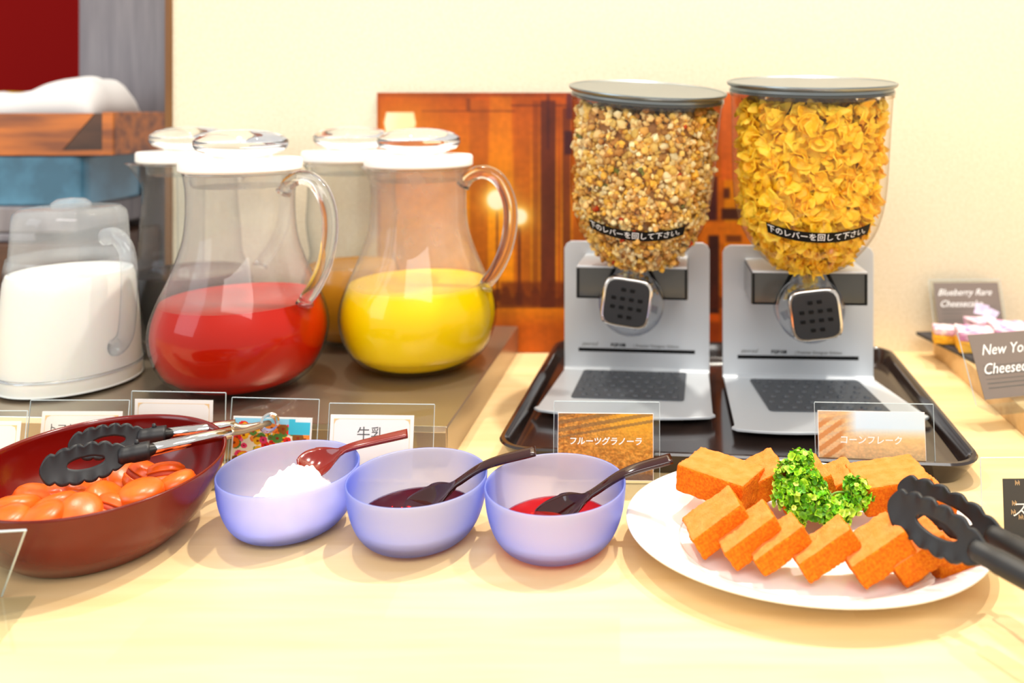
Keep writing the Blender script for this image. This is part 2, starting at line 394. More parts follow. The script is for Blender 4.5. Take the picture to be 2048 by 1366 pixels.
MB().box(.2000, .2185, -.102, .102, 0, .067).build('end_board', M['tray_wood'], wt, bevel=.002)
MB().box(-.3, .19, .092, .10, .008, .065).build('back_board', M['tray_wood'], wt)
def lump(name, m, hx, hy, hz, amp, seed, loc, nn=28, wedge=0):
    mb = MB(); vs_ = []; 
    for j in range(nn+1):
        for i in range(nn+1):
            u = i/nn*2-1; v = j/nn*2-1; e = max(0, 1-u**4)*max(0, 1-v**4)
            z = hz*(e**.5)*(.6+.4*u if wedge < 1 else .25+.75*max(0, (u+1)/2)**1.5)+amp*e*noise.noise(Vector((u*2.5+seed, v*2.5, seed)))
            vs_.append((u*hx, v*hy, max(z, 0)))
    fs = [(j*(nn+1)+i, j*(nn+1)+i+1, (j+1)*(nn+1)+i+1, (j+1)*(nn+1)+i) for j in range(nn) for i in range(nn)]
    mb.add(vs_, fs); n0 = len(vs_)
    mb.f.append(tuple(j for j in range(nn+1))[::-1]) if False else None
    return mb.build(name, m, smooth=True, loc=loc, solid=.002)
for k, (x, hz, wh) in enumerate(((-1.215, .040, 'farthest left of the three'), (-1.125, .034, 'middle of the three'), (-1.035, .03, 'nearest the slanting end'))):
    o = lump('wrapped_bread', M['wrap'], .04, .075, hz+.02, .02, 3.1*k+1, (x, 1.375, .2955))
    tag(o, 'shiny wrapped bread roll in the orange wooden tray, '+wh, 'bread', 'wrapped rolls in the wooden tray')
o = lump('white_cloth', M['cloth'], .135, .07, .095, .018, 9.3, (-.965, 1.37, .338), wedge=1); tag(o, 'crumpled white cloth heaped on the orange wooden tray', 'cloth')
o = MB().prism(rrect(.09, .03, .008), 0, .055, 'z').build('storage_carton', M['pale_blue'], loc=(-1.44, 1.72, .345)); tag(o, 'pale blue carton on the shelf behind the white cloth', 'carton')
o = MB().prism(rrect(.02, .02, .004), 0, .05, 'z').build('small_carton', M['yellow'], loc=(-1.30, 1.76, .345)); tag(o, 'small yellow carton on the shelf behind the white cloth', 'carton')
o = MB().box(-1.9, -1.05, 1.66, 1.95, .320, .3445); o.box(-1.9, -1.05, 1.66, 1.95, -.749, .3195)
o = o.build('back_shelf', M['dark_wood']); tag(o, 'dark wooden shelf unit below the red wall', 'shelf')

# ------------------------------------------------------------------ poster of a city street at night
def poster_fn(u, v):
    x = 752+u*753; y = 186+v*514
    c = np.zeros(u.shape+(3,)); n1 = vnoise(x/46, y/60, 1); n2 = vnoise(x/9, y/7, 2); n3 = vnoise(x/3.2, y/30, 3)
    t = np.clip((y-186)/240, 0, 1)[..., None]
    c = np.array([176,70,8])*(1-t)+np.array([244,150,6])*t
    t = np.clip((y-590)/60, 0, 1)[..., None]; c = c*(1-t)+np.array([196,92,6])*t
    def band(x0, x1, y0, y1, col, a=1.0, s=3.0):
        nonlocal c
        m_ = np.clip((x-x0)/s, 0, 1)*np.clip((x1-x)/s, 0, 1)*np.clip((y-y0)/s, 0, 1)*np.clip((y1-y)/s, 0, 1)*a
        c = c*(1-m_[..., None])+np.array(col)*m_[..., None]
    band(752, 760, 186, 700, (120,44,12), .5)
    band(936, 976, 200, 600, (168,78,14), .65); band(976, 1024, 190, 600, (226,138,18), .35); band(1024, 1062, 190, 600, (170,76,12), .6)
    band(1062, 1078, 200, 610, (120,48,14), .6); band(1078, 1112, 200, 612, (92,34,22), .9); band(1112, 1122, 200, 612, (170,70,16), .8); band(1122, 1142, 215, 600, (100,36,22), .75)
    band(1130, 1200, 186, 240, (84,32,40), .85); band(1126, 1150, 260, 310, (60,22,30), .9); band(1090, 1100, 186, 300, (70,24,26), .6)
    band(752, 1130, 186, 196, (120,48,22), .6); band(840, 1030, 220, 225, (92,36,22), .7, 2); band(1020, 1140, 208, 214, (92,36,22), .7, 2); band(930, 940, 196, 222, (92,36,22), .6, 2)
    band(995, 1150, 556, 612, (110,44,14), .75, 8)
    band(1142, 1450, 186, 700, (178,72,14), .6)
    band(1440, 1475, 186, 360, (214,96,30), .9); band(1422, 1436, 350, 440, (74,28,30), .9); band(1444, 1462, 372, 398, (84,34,26), .9, 5); band(1440, 1485, 412, 440, (66,26,26), .9, 5); band(1395, 1430, 380, 440, (70,28,34), .9)
    band(1400, 1505, 440, 488, (234,122,14), .9, 5); band(1414, 1440, 466, 625, (60,26,24), .95, 4); band(1450, 1485, 466, 484, (100,46,20), .8, 4); band(1414, 1440, 622, 640, (236,96,10), .9, 4); band(1414, 1440, 640, 690, (150,56,14), .7, 4)
    rag = 575+14*np.sin(x*.21)+10*n2; m_ = ((y > rag) & (y < 612) & (x > 975)).astype(float)*.55; c = c*(1-m_[..., None])+np.array([90,34,16])*m_[..., None]
    for (lx, y0, y1, ww) in ((993, 415, 600, 3), (1037, 450, 608, 4)):
        band(lx-ww, lx+ww, y0, y1, (96,40,20), .9, 2); band(lx-9, lx+9, y1-28, y1, (90,36,16), .85, 4)
    c = c*(.86+.20*n1[..., None])*(.93+.10*n2[..., None])*(.96+.06*n3[..., None])
    for (lx, ly, r, hl) in ((992, 398, 19, 26), (1037, 431, 15, 22)):
        d = np.hypot(x-lx, y-ly); g = np.exp(-np.clip(d-r, 0, None)/hl*2.2)[..., None]; c = c*(1-g)+np.array([255,214,110])*g; g = np.clip((r+2-d)/4, 0, 1)[..., None]; c = c*(1-g)+np.array([255,248,214])*g
    d = np.maximum(np.abs(x-798)/33+np.abs(y-246)/150, np.abs(y-250)/26); g = np.clip((1.02-d)*10, 0, 1)[..., None]; c = c*(1-g)+np.array([255,250,232])*g
    d = np.hypot(x-815, y-250); g = (np.exp(-np.clip(d-20, 0, None)/60)*.35)[..., None]; c = c*(1-g)+np.array([236,150,30])*g
    return c
pic = thing('street_poster', 'large orange photo panel of lamplit street propped against cream wall', 'poster', (-.0807, 1.2125, 0))
MB().box(-.2745, .2745, -.0055, .004, 0.0005, .3805).build('backing_board', M['dark_wood'], pic)
print_panel('photo_print', .549, .380, 300, 210, poster_fn, M['poster'], pic, y=-.0062, z0=.0008)

# ------------------------------------------------------------------ steel chill plate
def chill():
    a = V(895, 852, .821); t = thing('chill_plate', 'brushed steel cooling plate under the juice jugs', 'cooler', (-.172, .821, 0), math.radians(-3.4))
    mb = MB().box(-.63, 0, .0, .386, 0, .0395); mb.build('steel_body', M['steel'], t, bevel=.0015)
    mb = MB().box(-.625, -.001, -.0015, -.0001, .034, .0405); mb.build('front_lip', M['chrome'], t, bevel=.0004)
    return t
chill()
ZB = .0402

# ------------------------------------------------------------------ juice jugs
JP = [(.000,.003),(.045,.002),(.060,.004),(.076,.014),(.088,.032),(.0948,.056),(.0940,.078),(.087,.100),(.078,.120),(.069,.142),(.0615,.165),(.0585,.185),(.0575,.205),(.058,.225),(.0605,.2435)]
JZ = [p[1] for p in JP[1:]]; JR = [p[0] for p in JP[1:]]
def dens(prof, n):
    r = [p[0] for p in prof]; z = [p[1] for p in prof]
    pts = spline([(a, 0, b) for a, b in prof], n); return [(max(p.x, 0), p.z) for p in pts]
def make_jug(loc, az, label, level, liquid_mat, lname, llabel, glassm, wide=1.0, core=False, liquid_cat='juice'):
    t = thing('glass_jug', label, 'jug', loc, 0, 'clear glass jugs on the cooling plate')
    def spout(a, z):
        if z < .205: return 1.0
        d = (a-(az+math.pi)+math.pi) % (2*math.pi)-math.pi
        return 1+.30*((z-.205)/.04)**1.5*math.exp(-(d/.22)**2)
    prof = [(r*(1+(wide-1)*(1 if z < .12 else max(0, (.17-z)/.05))), z) for r, z in JP]
    outer = dens(prof, 44); inner = [(max(r-.0022, 0), z+(.004 if z < .02 else 0)) for r, z in outer]
    MB().lathe(outer, 72, spout=spout).build('glass_body', glassm, t, smooth=True)
    mb = MB(); mb.lathe([(outer[-1][0]+.0004, .2425), (outer[-1][0]+.0010, .2445), (outer[-1][0]-.0022, .2445), (outer[-1][0]-.002, .2425)], 72, spout=spout, closed=True)
    mb.build('glass_rim', M['solid_glass'], t, smooth=True)
    # handle: solid glass rod
    h = [(.0575, .222), (.066, .2335), (.083, .240), (.103, .232), (.1165, .208), (.119, .178), (.112, .145), (.100, .120), (.0885, .105), (.0855, .098)]
    pts = spline([(r*math.cos(az), r*math.sin(az), z) for r, z in h], 40)
    rr = [.0075+.0012*math.sin(i/40*math.pi) for i in range(41)]; rr[0] = .009; rr[-1] = .010; rr[-2] = .0098; rr[-3] = .0092
    MB().tube(pts, rr, 18).build('handle', M['solid_glass'], t, smooth=True)
    # lid: white disc with plug and clear mushroom knob
    ld = MB().lathe([(0,.2455),(.040,.2455),(.0635,.2455),(.0655,.2475),(.0655,.2575),(.064,.2595),(.050,.2605),(0,.2605)], 64).build('lid', M['white_plastic'], t, smooth='auto')
    MB().lathe([(.0, .228),(.050,.228),(.0525,.231),(.0530,.2452),(0,.2453)], 48).build('lid_plug', M['plastic'], ld, smooth='auto')
    MB().lathe([(0,.2608),(.030,.2608),(.034,.264),(.046,.268),(.0505,.274),(.0500,.281),(.042,.287),(.026,.2915),(.012,.293),(0,.2932)], 56).build('knob', M['solid_plastic'], ld, smooth=True)
    if core:
        MB().lathe([(0,.06),(.014,.06),(.016,.064),(.0175,.228)], 32).build('ice_tube', M['plastic'], t, smooth=True)
    # juice
    ip = [(max(r-.0028, 0), z+(.0035 if z < .02 else 0)) for r, z in outer if z <= level]
    rl = float(np.interp(level, [z for _, z in outer[4:]], [r for r, _ in outer[4:]]))-.0028
    ip += [(rl, level), (rl-.004, level-.0012), (0, level-.0012)]
    j = MB().lathe(ip, 72).build(lname, liquid_mat, None, smooth='auto', loc=loc); tag(j, llabel, liquid_cat, 'drinks inside the glass jugs')
    return t
make_jug((-.2485, 1.02, ZB), math.radians(-12), 'clear glass jug of bright yellow orange juice, handle to the right', .103, M['orange_juice'], 'orange_juice', 'bright yellow orange juice filling the jug nearest the poster', M['glass_mist'])
make_jug((-.434, .946, ZB), math.radians(-17), 'clear glass jug holding red tomato juice, beside the milk pitcher', .100, M['tomato'], 'tomato_juice', 'bright red tomato juice in the front glass jug', M['tomglass'])
make_jug((-.580, 1.115, ZB), math.radians(20), 'clear glass jug of black liquid behind the milk pitcher, spout left', .098, M['coffee'], 'iced_coffee', 'near-black drink in the rear jug behind the milk pitcher', M['glass'], .82, True, 'drink')
make_jug((-.367, 1.130, ZB), math.radians(60), 'clear glass jug of amber juice behind the red and yellow jugs', .105, M['amber'], 'amber_juice', 'amber juice in the rear jug between the red and yellow ones', M['glass'], .70)

# ------------------------------------------------------------------ milk pitcher
def milk_pitcher():
    loc = (-.640, .962, ZB); t = thing('milk_pitcher', 'clear plastic pitcher with domed clear lid, full of white milk', 'pitcher', loc)
    outer = [(.0,.001),(.068,.001),(.0735,.006),(.0745,.018),(.0735,.020),(.0730,.030),(.0715,.060),(.0690,.095),(.0660,.125),(.0625,.146)]
    MB().lathe(dens(outer, 30), 64).build('pitcher_body', M['pitcher'], t, smooth=True)
    MB().lathe([(.0732,.018),(.0752,.0185),(.0752,.0205),(.0732,.021)], 64, closed=True).build('base_ring', M['solid_plastic'], t, smooth=True)
    lid = MB().lathe([(.0600,.130),(.0600,.150),(.0575,.188),(.0560,.196),(.050,.2015),(.040,.2025),(0,.2025)], 64).build('lid', M['pitcher'], t, smooth='auto')
    MB().lathe([(0,.2027),(.020,.2027),(.020,.207),(.014,.2115),(0,.213)], 32).build('lid_knob', M['pitcher'], lid, smooth='auto')
    az = math.radians(-22); h = [(.056,.170),(.074,.172),(.090,.160),(.096,.135),(.095,.095),(.090,.062),(.078,.048),(.071,.046)]
    pts = spline([(r*math.cos(az), r*math.sin(az), z) for r, z in h], 30)
    MB().tube(pts, .0075, 16, flat=1.3).build('handle', M['pitcher'], t, smooth=True)
    mk = [(r-.0015, z) for r, z in dens(outer, 30)[1:] if z < .126]; mk = [(0,.003)]+[(r, max(z, .003)) for r, z in mk]+[(.0625,.1275),(.058,.1265),(0,.1265)]
    j = MB().lathe(mk, 64).build('milk', M['milk'], None, smooth='auto', loc=loc); tag(j, 'white milk filling the clear plastic pitcher', 'milk')
milk_pitcher()

# ------------------------------------------------------------------ black tray
def tray():
    t = MB(); hx, hy = .235, .196; loops = []
    spec = [(-.014, .0, .028), (-.012, .003, .029), (-.004, .016, .033), (0, .0225, .035), (-.0015, .0245, .034), (-.005, .0245, .031), (-.008, .021, .029), (-.012, .006, .026), (-.018, .004, .022)]
    for (off, z, r) in spec:
        loops.append([(x, y, z) for x, y in rrect(hx+off, hy+off, r, 8)])
    n = len(loops[0]); vs_ = [p for l in loops for p in l]; fs = []
    for i in range(len(loops)-1):
        for k in range(n):
            k2 = (k+1) % n; fs.append((i*n+k, i*n+k2, (i+1)*n+k2, (i+1)*n+k))
    fs.append(tuple(range(n))[::-1]); fs.append(tuple((len(loops)-1)*n+k for k in range(n)))
    t.add(vs_, fs); o = t.build('serving_tray', M['tray'], smooth='auto', loc=(.126, .982, 0.0003), rot=(0, 0, math.radians(-5.0)))
    tag(o, 'large black-brown lacquered tray with raised rim under both cereal dispensers', 'tray')
tray()
ZT = .0046

# ------------------------------------------------------------------ cereal dispensers
HP = [(.026,.0),(.040,.004),(.050,.0105),(.0565,.018),(.0675,.032),(.0765,.048),(.0825,.068),(.0858,.090),(.0875,.120),(.0885,.165),(.0900,.206)]
HPd = dens(HP, 40)
HZ = np.array([z for _, z in HPd]); HR = np.array([r for r, _ in HPd])
def hop_r(z): return float(np.interp(z, HZ, HR))
def hopper_matrix(loc, rz, scale, tilt_fwd, roll, hx_):
    return Matrix.Translation(loc) @ Matrix.Rotation(rz, 4, 'Z') @ Matrix.Translation((hx_, -.076, .1645)) @ Matrix.Rotation(math.radians(tilt_fwd), 4, 'X') @ Matrix.Rotation(math.radians(roll), 4, 'Y') @ Matrix.Scale(scale, 4)
def dispenser(loc, rz, scale, tilt, roll, kroll, label, mat_half, front, hx_, kd):
    t = thing('cereal_dispenser', label, 'dispenser', loc, rz, 'cereal dispensers on the black tray')
    # stand: base plate and back plate in one bent sheet
    hw = .0955; R = .012
    base_pts = [(-hw+.001, 0)]; 
    fl, fr, bulge = front
    base_pts += [(-hw-fl[0]+.004, -fl[1]+.0), (-hw-fl[0], -fl[1]-.006)]
    A = Vector((-hw-fl[0]+.006, -fl[1]-.012)); B = Vector((hw+fr[0]-.006, -fr[1]-.012))
    for k in range(0, 11):
        s = k/10; p = A.lerp(B, s); base_pts.append((p.x, p.y-bulge*4*s*(1-s)))
    base_pts += [(hw+fr[0], -fr[1]-.006), (hw+fr[0]-.003, -fr[1]), (hw-.001, 0)]
    mb = MB(); mb.prism(base_pts, .0062, .0092, 'z')
    back = [(-hw, .010), (hw, .010), (hw, .168), (hw-.003, .174), (hw-.009, .1775), (-hw+.009, .1775), (-hw+.003, .174), (-hw, .168)]
    mb.prism(back, .0, .003)
    mb.prism([(-.0005, .0062), (.003, .0092), (.003, .0122), (0, .0122), (-.004, .0092)], -hw, hw, 'x')
    st = mb.build('stand', M['silver'], t, bevel=.0006, smooth='auto')
    for sx in (-1, 1):
        for yy in (-.13, -.03):
            MB().lathe([(0, 0), (.007, 0), (.007, .006), (0, .006)], 16, cx=sx*.07, cy=yy).build('rubber_foot', M['rubber'], st)
    MB().box(-.0765, .0765, -.0006, .0, .0325, .0370).build('slot_line', M['black'], st)
    flat_text('zevrod', .0075, -.062, .0425, M['ink'], st, y=-.0004, shear=.35)
    flat_text('FGF108', .0062, -.024, .0415, M['black'], st, y=-.0004, bold=.0002)
    flat_text('| Premier Designer Edition', .0055, .026, .0412, M['ink'], st, y=-.0004)
    # rubber mat with bumps
    (mx0, mx1, my0, my1, sk) = mat_half
    mb = MB(); mb.prism(rrect((mx1-mx0)/2, (my1-my0)/2, .005, 4, (mx0+mx1)/2, -(my0+my1)/2), .0093, .0108, 'z')
    for i in range(8):
        for j in range(6):
            x = mx0+(i+.5+(.5 if j % 2 else 0)*.8)*(mx1-mx0)/8.6; y = -my0-(j+.6)*(my1-my0)/6.2
            mb.lathe([(.0045, .0108), (.0032, .0128), (0, .0134)], 8, cx=x, cy=y)
    mb.v = [(x+sk*y, y, z) for x, y, z in mb.v]
    mb.build('drip_mat', M['pad'], t, bevel=.0003)
    # bracket: silver top, smoked front cheeks with a notch, side walls
    bw, bz0, bz1, by = .067, .121, .158, -.082
    br = MB()
    br.prism([(-bw, 0), (-bw, by), (-.022, by), (-.017, by+.02), (-.013, by+.03), (.013, by+.03), (.017, by+.02), (.022, by), (bw, by), (bw, 0)], bz1, bz1+.003, 'z')
    br = br.build('bracket_top', M['silver'], t, bevel=.0008, smooth='auto')
    for s in (-1, 1):
        mb = MB(); mb.prism([(s*bw, bz0), (s*(.038), bz0), (s*.019, bz1-.0005), (s*bw, bz1-.0005)], by+.0015, by+.0035)
        mb.prism([(by+.0034, bz0), (-.0005, bz0), (-.0005, bz1-.0005), (by+.0034, bz1-.0005)], s*bw-.0012, s*bw+.0012, 'x')
        mb.build('bracket_cheek', M['darkpanel'], t)
        ed = [(s*.0185, bz1-.0005), (s*.0375, bz0), (s*bw*.995, bz0), (s*bw*.995, bz1-.0005), (s*(bw-.0025), bz1-.0005), (s*(bw-.0025), bz0+.0022), (s*.0408, bz0+.0022), (s*.0235, bz1-.0005)]
        if s < 0: ed = ed[::-1]
        MB().prism(ed, by+.0005, by+.0014).build('bracket_edging', M['black'], t)
    # wheel housing (axis front to back)
    Mh = Matrix.Translation((0, -.045, .117)) @ Matrix.Rotation(math.radians(90), 4, 'X')
    wh = MB().lathe([(0,0),(.036,0),(.0385,.003),(.0395,.012),(.0395,.040),(.037,.046),(.030,.050),(0,.050)], 48).xf(Mh).build('wheel_housing', M['housing'], t, smooth='auto')
    MB().lathe([(.0375,.0402),(.0398,.0402),(.0398,.0435),(.0375,.0435)], 48, closed=True).xf(Mh).build('housing_rim', M['solid_plastic'], wh, smooth='auto')
    mb = MB()
    for k in range(6):
        a = math.radians(60*k+kroll+30); c, s = math.cos(a), math.sin(a)
        mb.add([(0, 0, .006), (.033*c, .033*s, .006), (.033*c, .033*s, .042), (0, 0, .042)], [(0, 1, 2, 3)])
    mb.xf(Mh).build('paddle_wheel', M['housing'], wh, solid=.001)
    # chute
    mb = MB()
    for (x0, x1, y0, y1) in ((-.0165, -.0150, -.099, -.070), (.0150, .0165, -.099, -.070), (-.0149, .0149, -.099, -.0978)):
        mb.box(x0, x1, y0, y1, .140, .176)
    mb.build('chute', M['housing'], t)
    # knob
    Mk = Matrix.Translation((-.001+kd[0], -.0955, .1155+kd[1])) @ Matrix.Rotation(math.radians(kroll), 4, 'Y')
    def squircle(h, n=40, e=3.6):
        P = []
        for k in range(n):
            a = 2*math.pi*k/n; c, s = math.cos(a), math.sin(a); r = h/((abs(c)**e+abs(s)**e)**(1/e)); P.append((r*c, r*s))
        return P
    kb = MB().prism(squircle(.0295, e=5), -.014, -.001).xf(Mk).build('knob', M['chrome'], t, bevel=.0015, smooth='auto')
    MB().prism(squircle(.0262, e=5), -.0165, -.0142).xf(Mk).build('rubber_pad', M['rubber'], kb, bevel=.001, smooth='auto')
    mb = MB()
    for (i, j) in [(-.5,1.5),(.5,1.5),(-1.5,.5),(-.5,.5),(.5,.5),(1.5,.5),(-1.5,-.5),(-.5,-.5),(.5,-.5),(1.5,-.5),(-.5,-1.5),(.5,-1.5)]:
        s0 = len(mb.v); mb.box(i*.0105-.0027, i*.0105+.0027, -.0180, -.0166, j*.0105-.0018, j*.0105+.0018)
    mb.xf(Mk).build('dimple_shade', M['black'], kb, bevel=.0003)  # black blocks put the shade of the pad's dimples into colour
    MB().lathe([(0, 0), (.006, 0), (.006, .0035), (0, .0035)], 20).xf(Matrix.Translation((kd[0], -.0950, .1165+kd[1])) @ Matrix.Rotation(math.radians(90), 4, 'X')).build('axle', M['chrome'], t)
    # hopper, tilted a little towards the guest
    Mt = Matrix.Translation((hx_, -.076, .1645)) @ Matrix.Rotation(math.radians(tilt), 4, 'X') @ Matrix.Rotation(math.radians(roll), 4, 'Y') @ Matrix.Scale(scale, 4)
    hp = MB().lathe([(0, 0)]+HPd, 80).xf(Mt).build('hopper', M['hopper'], t, smooth=True)
    MB().lathe([(.0893,.200),(.0912,.2005),(.0912,.2055),(.0893,.206)], 80, closed=True).xf(Mt).build('hopper_rim', M['hopper'], hp, smooth='auto')
    ld = MB().lathe([(0,.2065),(.0895,.2065),(.0905,.2075),(.0905,.2105),(.0935,.2120),(.0948,.2145),(.0945,.2158),(.0920,.2164),(.0905,.2152),(0,.2155)], 90).xf(Mt).build('lid', M['lidmetal'], t, smooth='auto')
    MB().lathe([(.0880,.2045),(.0918,.2045),(.0918,.2072),(.0880,.2072)], 80, closed=True).xf(Mt).build('lid_seal', M['darkpanel'], ld, smooth='auto')
    # curved printed strip
    zc = .0555; half = .0585; hh = .0060; cur = .0065
    def wrap(s, q, off):
        z = zc+q+cur*(s/half)**2; r = hop_r(z)+off; a = s/hop_r(zc); return (r*math.sin(a), -r*math.cos(a), z)
    ns = 40; vs_ = []
    for i in range(ns+1):
        s = -half+2*half*i/ns; vs_ += [wrap(s, -hh, .0006), wrap(s, 0, .0006), wrap(s, hh, .0006)]
    fs = [(3*i+j, 3*i+3+j, 3*i+4+j, 3*i+1+j) for i in range(ns) for j in (0, 1)]
    sp = MB().add(vs_, fs).xf(Mt).build('sticker', M['black'], hp, smooth=True)
    v, f = text_shape('下のレバーを回して下さい。', .0088)
    MB().add([wrap(a, b, .0011) for a, b, _ in v], f).xf(Mt).build('lettering', M['whiteprint'], sp)
    return t
DL = (.0215, 1.083, ZT); RL = math.radians(-5.2)
DR = (.2270, 1.053, ZT); RR = math.radians(-2.6)
LT = (7.0, 3.9, .99, .0065); RT = (6.0, 0.2, 1.02, -.0025)
dispenser(DL, RL, LT[2], LT[0], LT[1], 8, 'silver cereal dispenser holding granola, nearer the juice jugs', (-.068, .066, .008, .112, .02), ((.012, .140), (.004, .145), .012), LT[3], (-.003, .007))
dispenser(DR, RR, RT[2], RT[0], RT[1], -7, 'silver cereal dispenser holding yellow cornflakes, the right-hand one', (-.064, .072, .012, .122, -.10), ((.004, .163), (.028, .122), .022), RT[3], (.003, 0))

def rand_rot():
    return Matrix.Rotation(random.uniform(0, 6.28), 4, 'Z') @ Matrix.Rotation(random.uniform(0, 6.28), 4, 'X') @ Matrix.Rotation(random.uniform(0, 6.28), 4, 'Y')
# granola: thousands of crumbs in the hopper
def ico():
    import bmesh
    bm = bmesh.new(); bmesh.ops.create_icosphere(bm, subdivisions=2, radius=1); v = [tuple(p.co) for p in bm.verts]; f = [tuple(q.index for q in p.verts) for p in bm.faces]; bm.free(); return np.array(v), f
IV, IF = ico()
def granola():
    Mt = hopper_matrix(DL, RL, LT[2], LT[0], LT[1], LT[3]); V_ = []; F_ = []; C_ = []; n = 0
    pal = [(250,222,150), (244,204,110), (240,186,70), (236,200,132), (222,168,82), (190,132,60), (248,230,176), (238,196,96)]
    odd = [(112,112,40), (196,64,20), (96,66,44), (150,90,40)]
    def put(p, size, col):
        nonlocal n
        for q in range(random.choice((1, 2, 3, 3))):
            off = Vector((random.gauss(0, 1), random.gauss(0, 1), random.gauss(0, 1)))*size*.55
            s = size*random.uniform(.55, .95); A = np.array(rand_rot().to_3x3())@np.diag([s, s*random.uniform(.6, 1), s*random.uniform(.45, .9)])
            jit = 1+.16*rng.randn(len(IV), 1); vv = (IV*jit)@A.T+np.array(p+off)
            V_.append(vv); F_.extend([(a+n, b+n, c+n) for a, b, c in IF]); n += len(IV)
            c = lin(np.array(col)*random.uniform(.86, 1.06)); C_.append(np.tile(np.clip(c, 0, 1), (len(IV), 1)))
    for i in range(2100):
        z = random.uniform(.004, .192); a = random.uniform(-math.pi*.5, math.pi*.5) if random.random() < .85 else random.uniform(0, 6.28)
        size = random.uniform(.0034, .0060) if z < .11 else random.uniform(.0042, .0074)
        r = (hop_r(z)-size*1.45)*random.uniform(.93, 1.0)-.0005
        put(Mt @ Vector((r*math.sin(a), -r*math.cos(a), z)), size, random.choice(pal) if random.random() < .97 else random.choice(odd))
    for i in range(260):
        r = .082*math.sqrt(random.random()); a = random.uniform(0, 6.28); put(Mt @ Vector((r*math.cos(a), r*math.sin(a), .190+random.uniform(-.004, .004))), .005, random.choice(pal))
    Mb = Matrix.Translation(DL) @ Matrix.Rotation(RL, 4, 'Z')
    for i in range(60):
        put(Mb @ Vector((random.uniform(-.0125, .0125), random.uniform(-.094, -.084), random.uniform(.143, .172))), .0035, random.choice(pal))
    for i in range(70):
        a = random.uniform(.25, math.pi-.25); r = random.uniform(.008, .030); put(Mb @ Vector((r*math.cos(a)*1.1, random.uniform(-.086, -.062), .119+r*math.sin(a))), .0032, random.choice(pal))
    # packed inside
    core = MB().lathe([(0, .004)]+[(max(r-.011, .004), z) for r, z in HPd if .004 < z < .186]+[(0, .186)], 40).xf(Mt)
    V_.append(np.array(core.v)); F_.extend([tuple(i+n for i in f) for f in core.f]); C_.append(np.tile(lin((150,104,56)), (len(core.v), 1)))
    mb = MB(); mb.v = np.concatenate(V_).tolist(); mb.f = F_; mb.m = [0]*len(F_)
    o = mb.build('granola', M['granola'], None, smooth=True, colors=np.concatenate(C_)); tag(o, 'fruit granola clusters packed in the left dispenser hopper', 'cereal', kind='stuff')
granola()
def flake_mesh(seed):
    r_ = random.Random(seed); n = 7; vs_ = []; cu = r_.uniform(40, 95); cv = r_.uniform(-50, 60); tw = r_.uniform(-60, 60); ph = [r_.uniform(0, 6.28) for _ in range(4)]
    rings, seg = 4, 14
    vs_.append((0, 0, 0))
    for k in range(1, rings+1):
        for j in range(seg):
            a = 2*math.pi*j/seg; R = (k/rings)*(.0076*(1+.13*math.sin(2*a+ph[0])+.12*math.sin(3*a+ph[1])+.07*math.sin(5*a+ph[2])))
            x, y = R*math.cos(a)*1.15, R*math.sin(a)*.9
            z = cu*x*x+cv*y*y+tw*x*y+.0006*math.sin(900*x+ph[3])+.0005*math.sin(1100*y+ph[1])
            vs_.append((x, y, z))
    fs = [(0, 1+j, 1+(j+1) % seg) for j in range(seg)]
    for k in range(rings-1):
        for j in range(seg):
            a = 1+k*seg; j2 = (j+1) % seg; fs.append((a+j, a+seg+j, a+seg+j2, a+j2))
    return vs_, fs
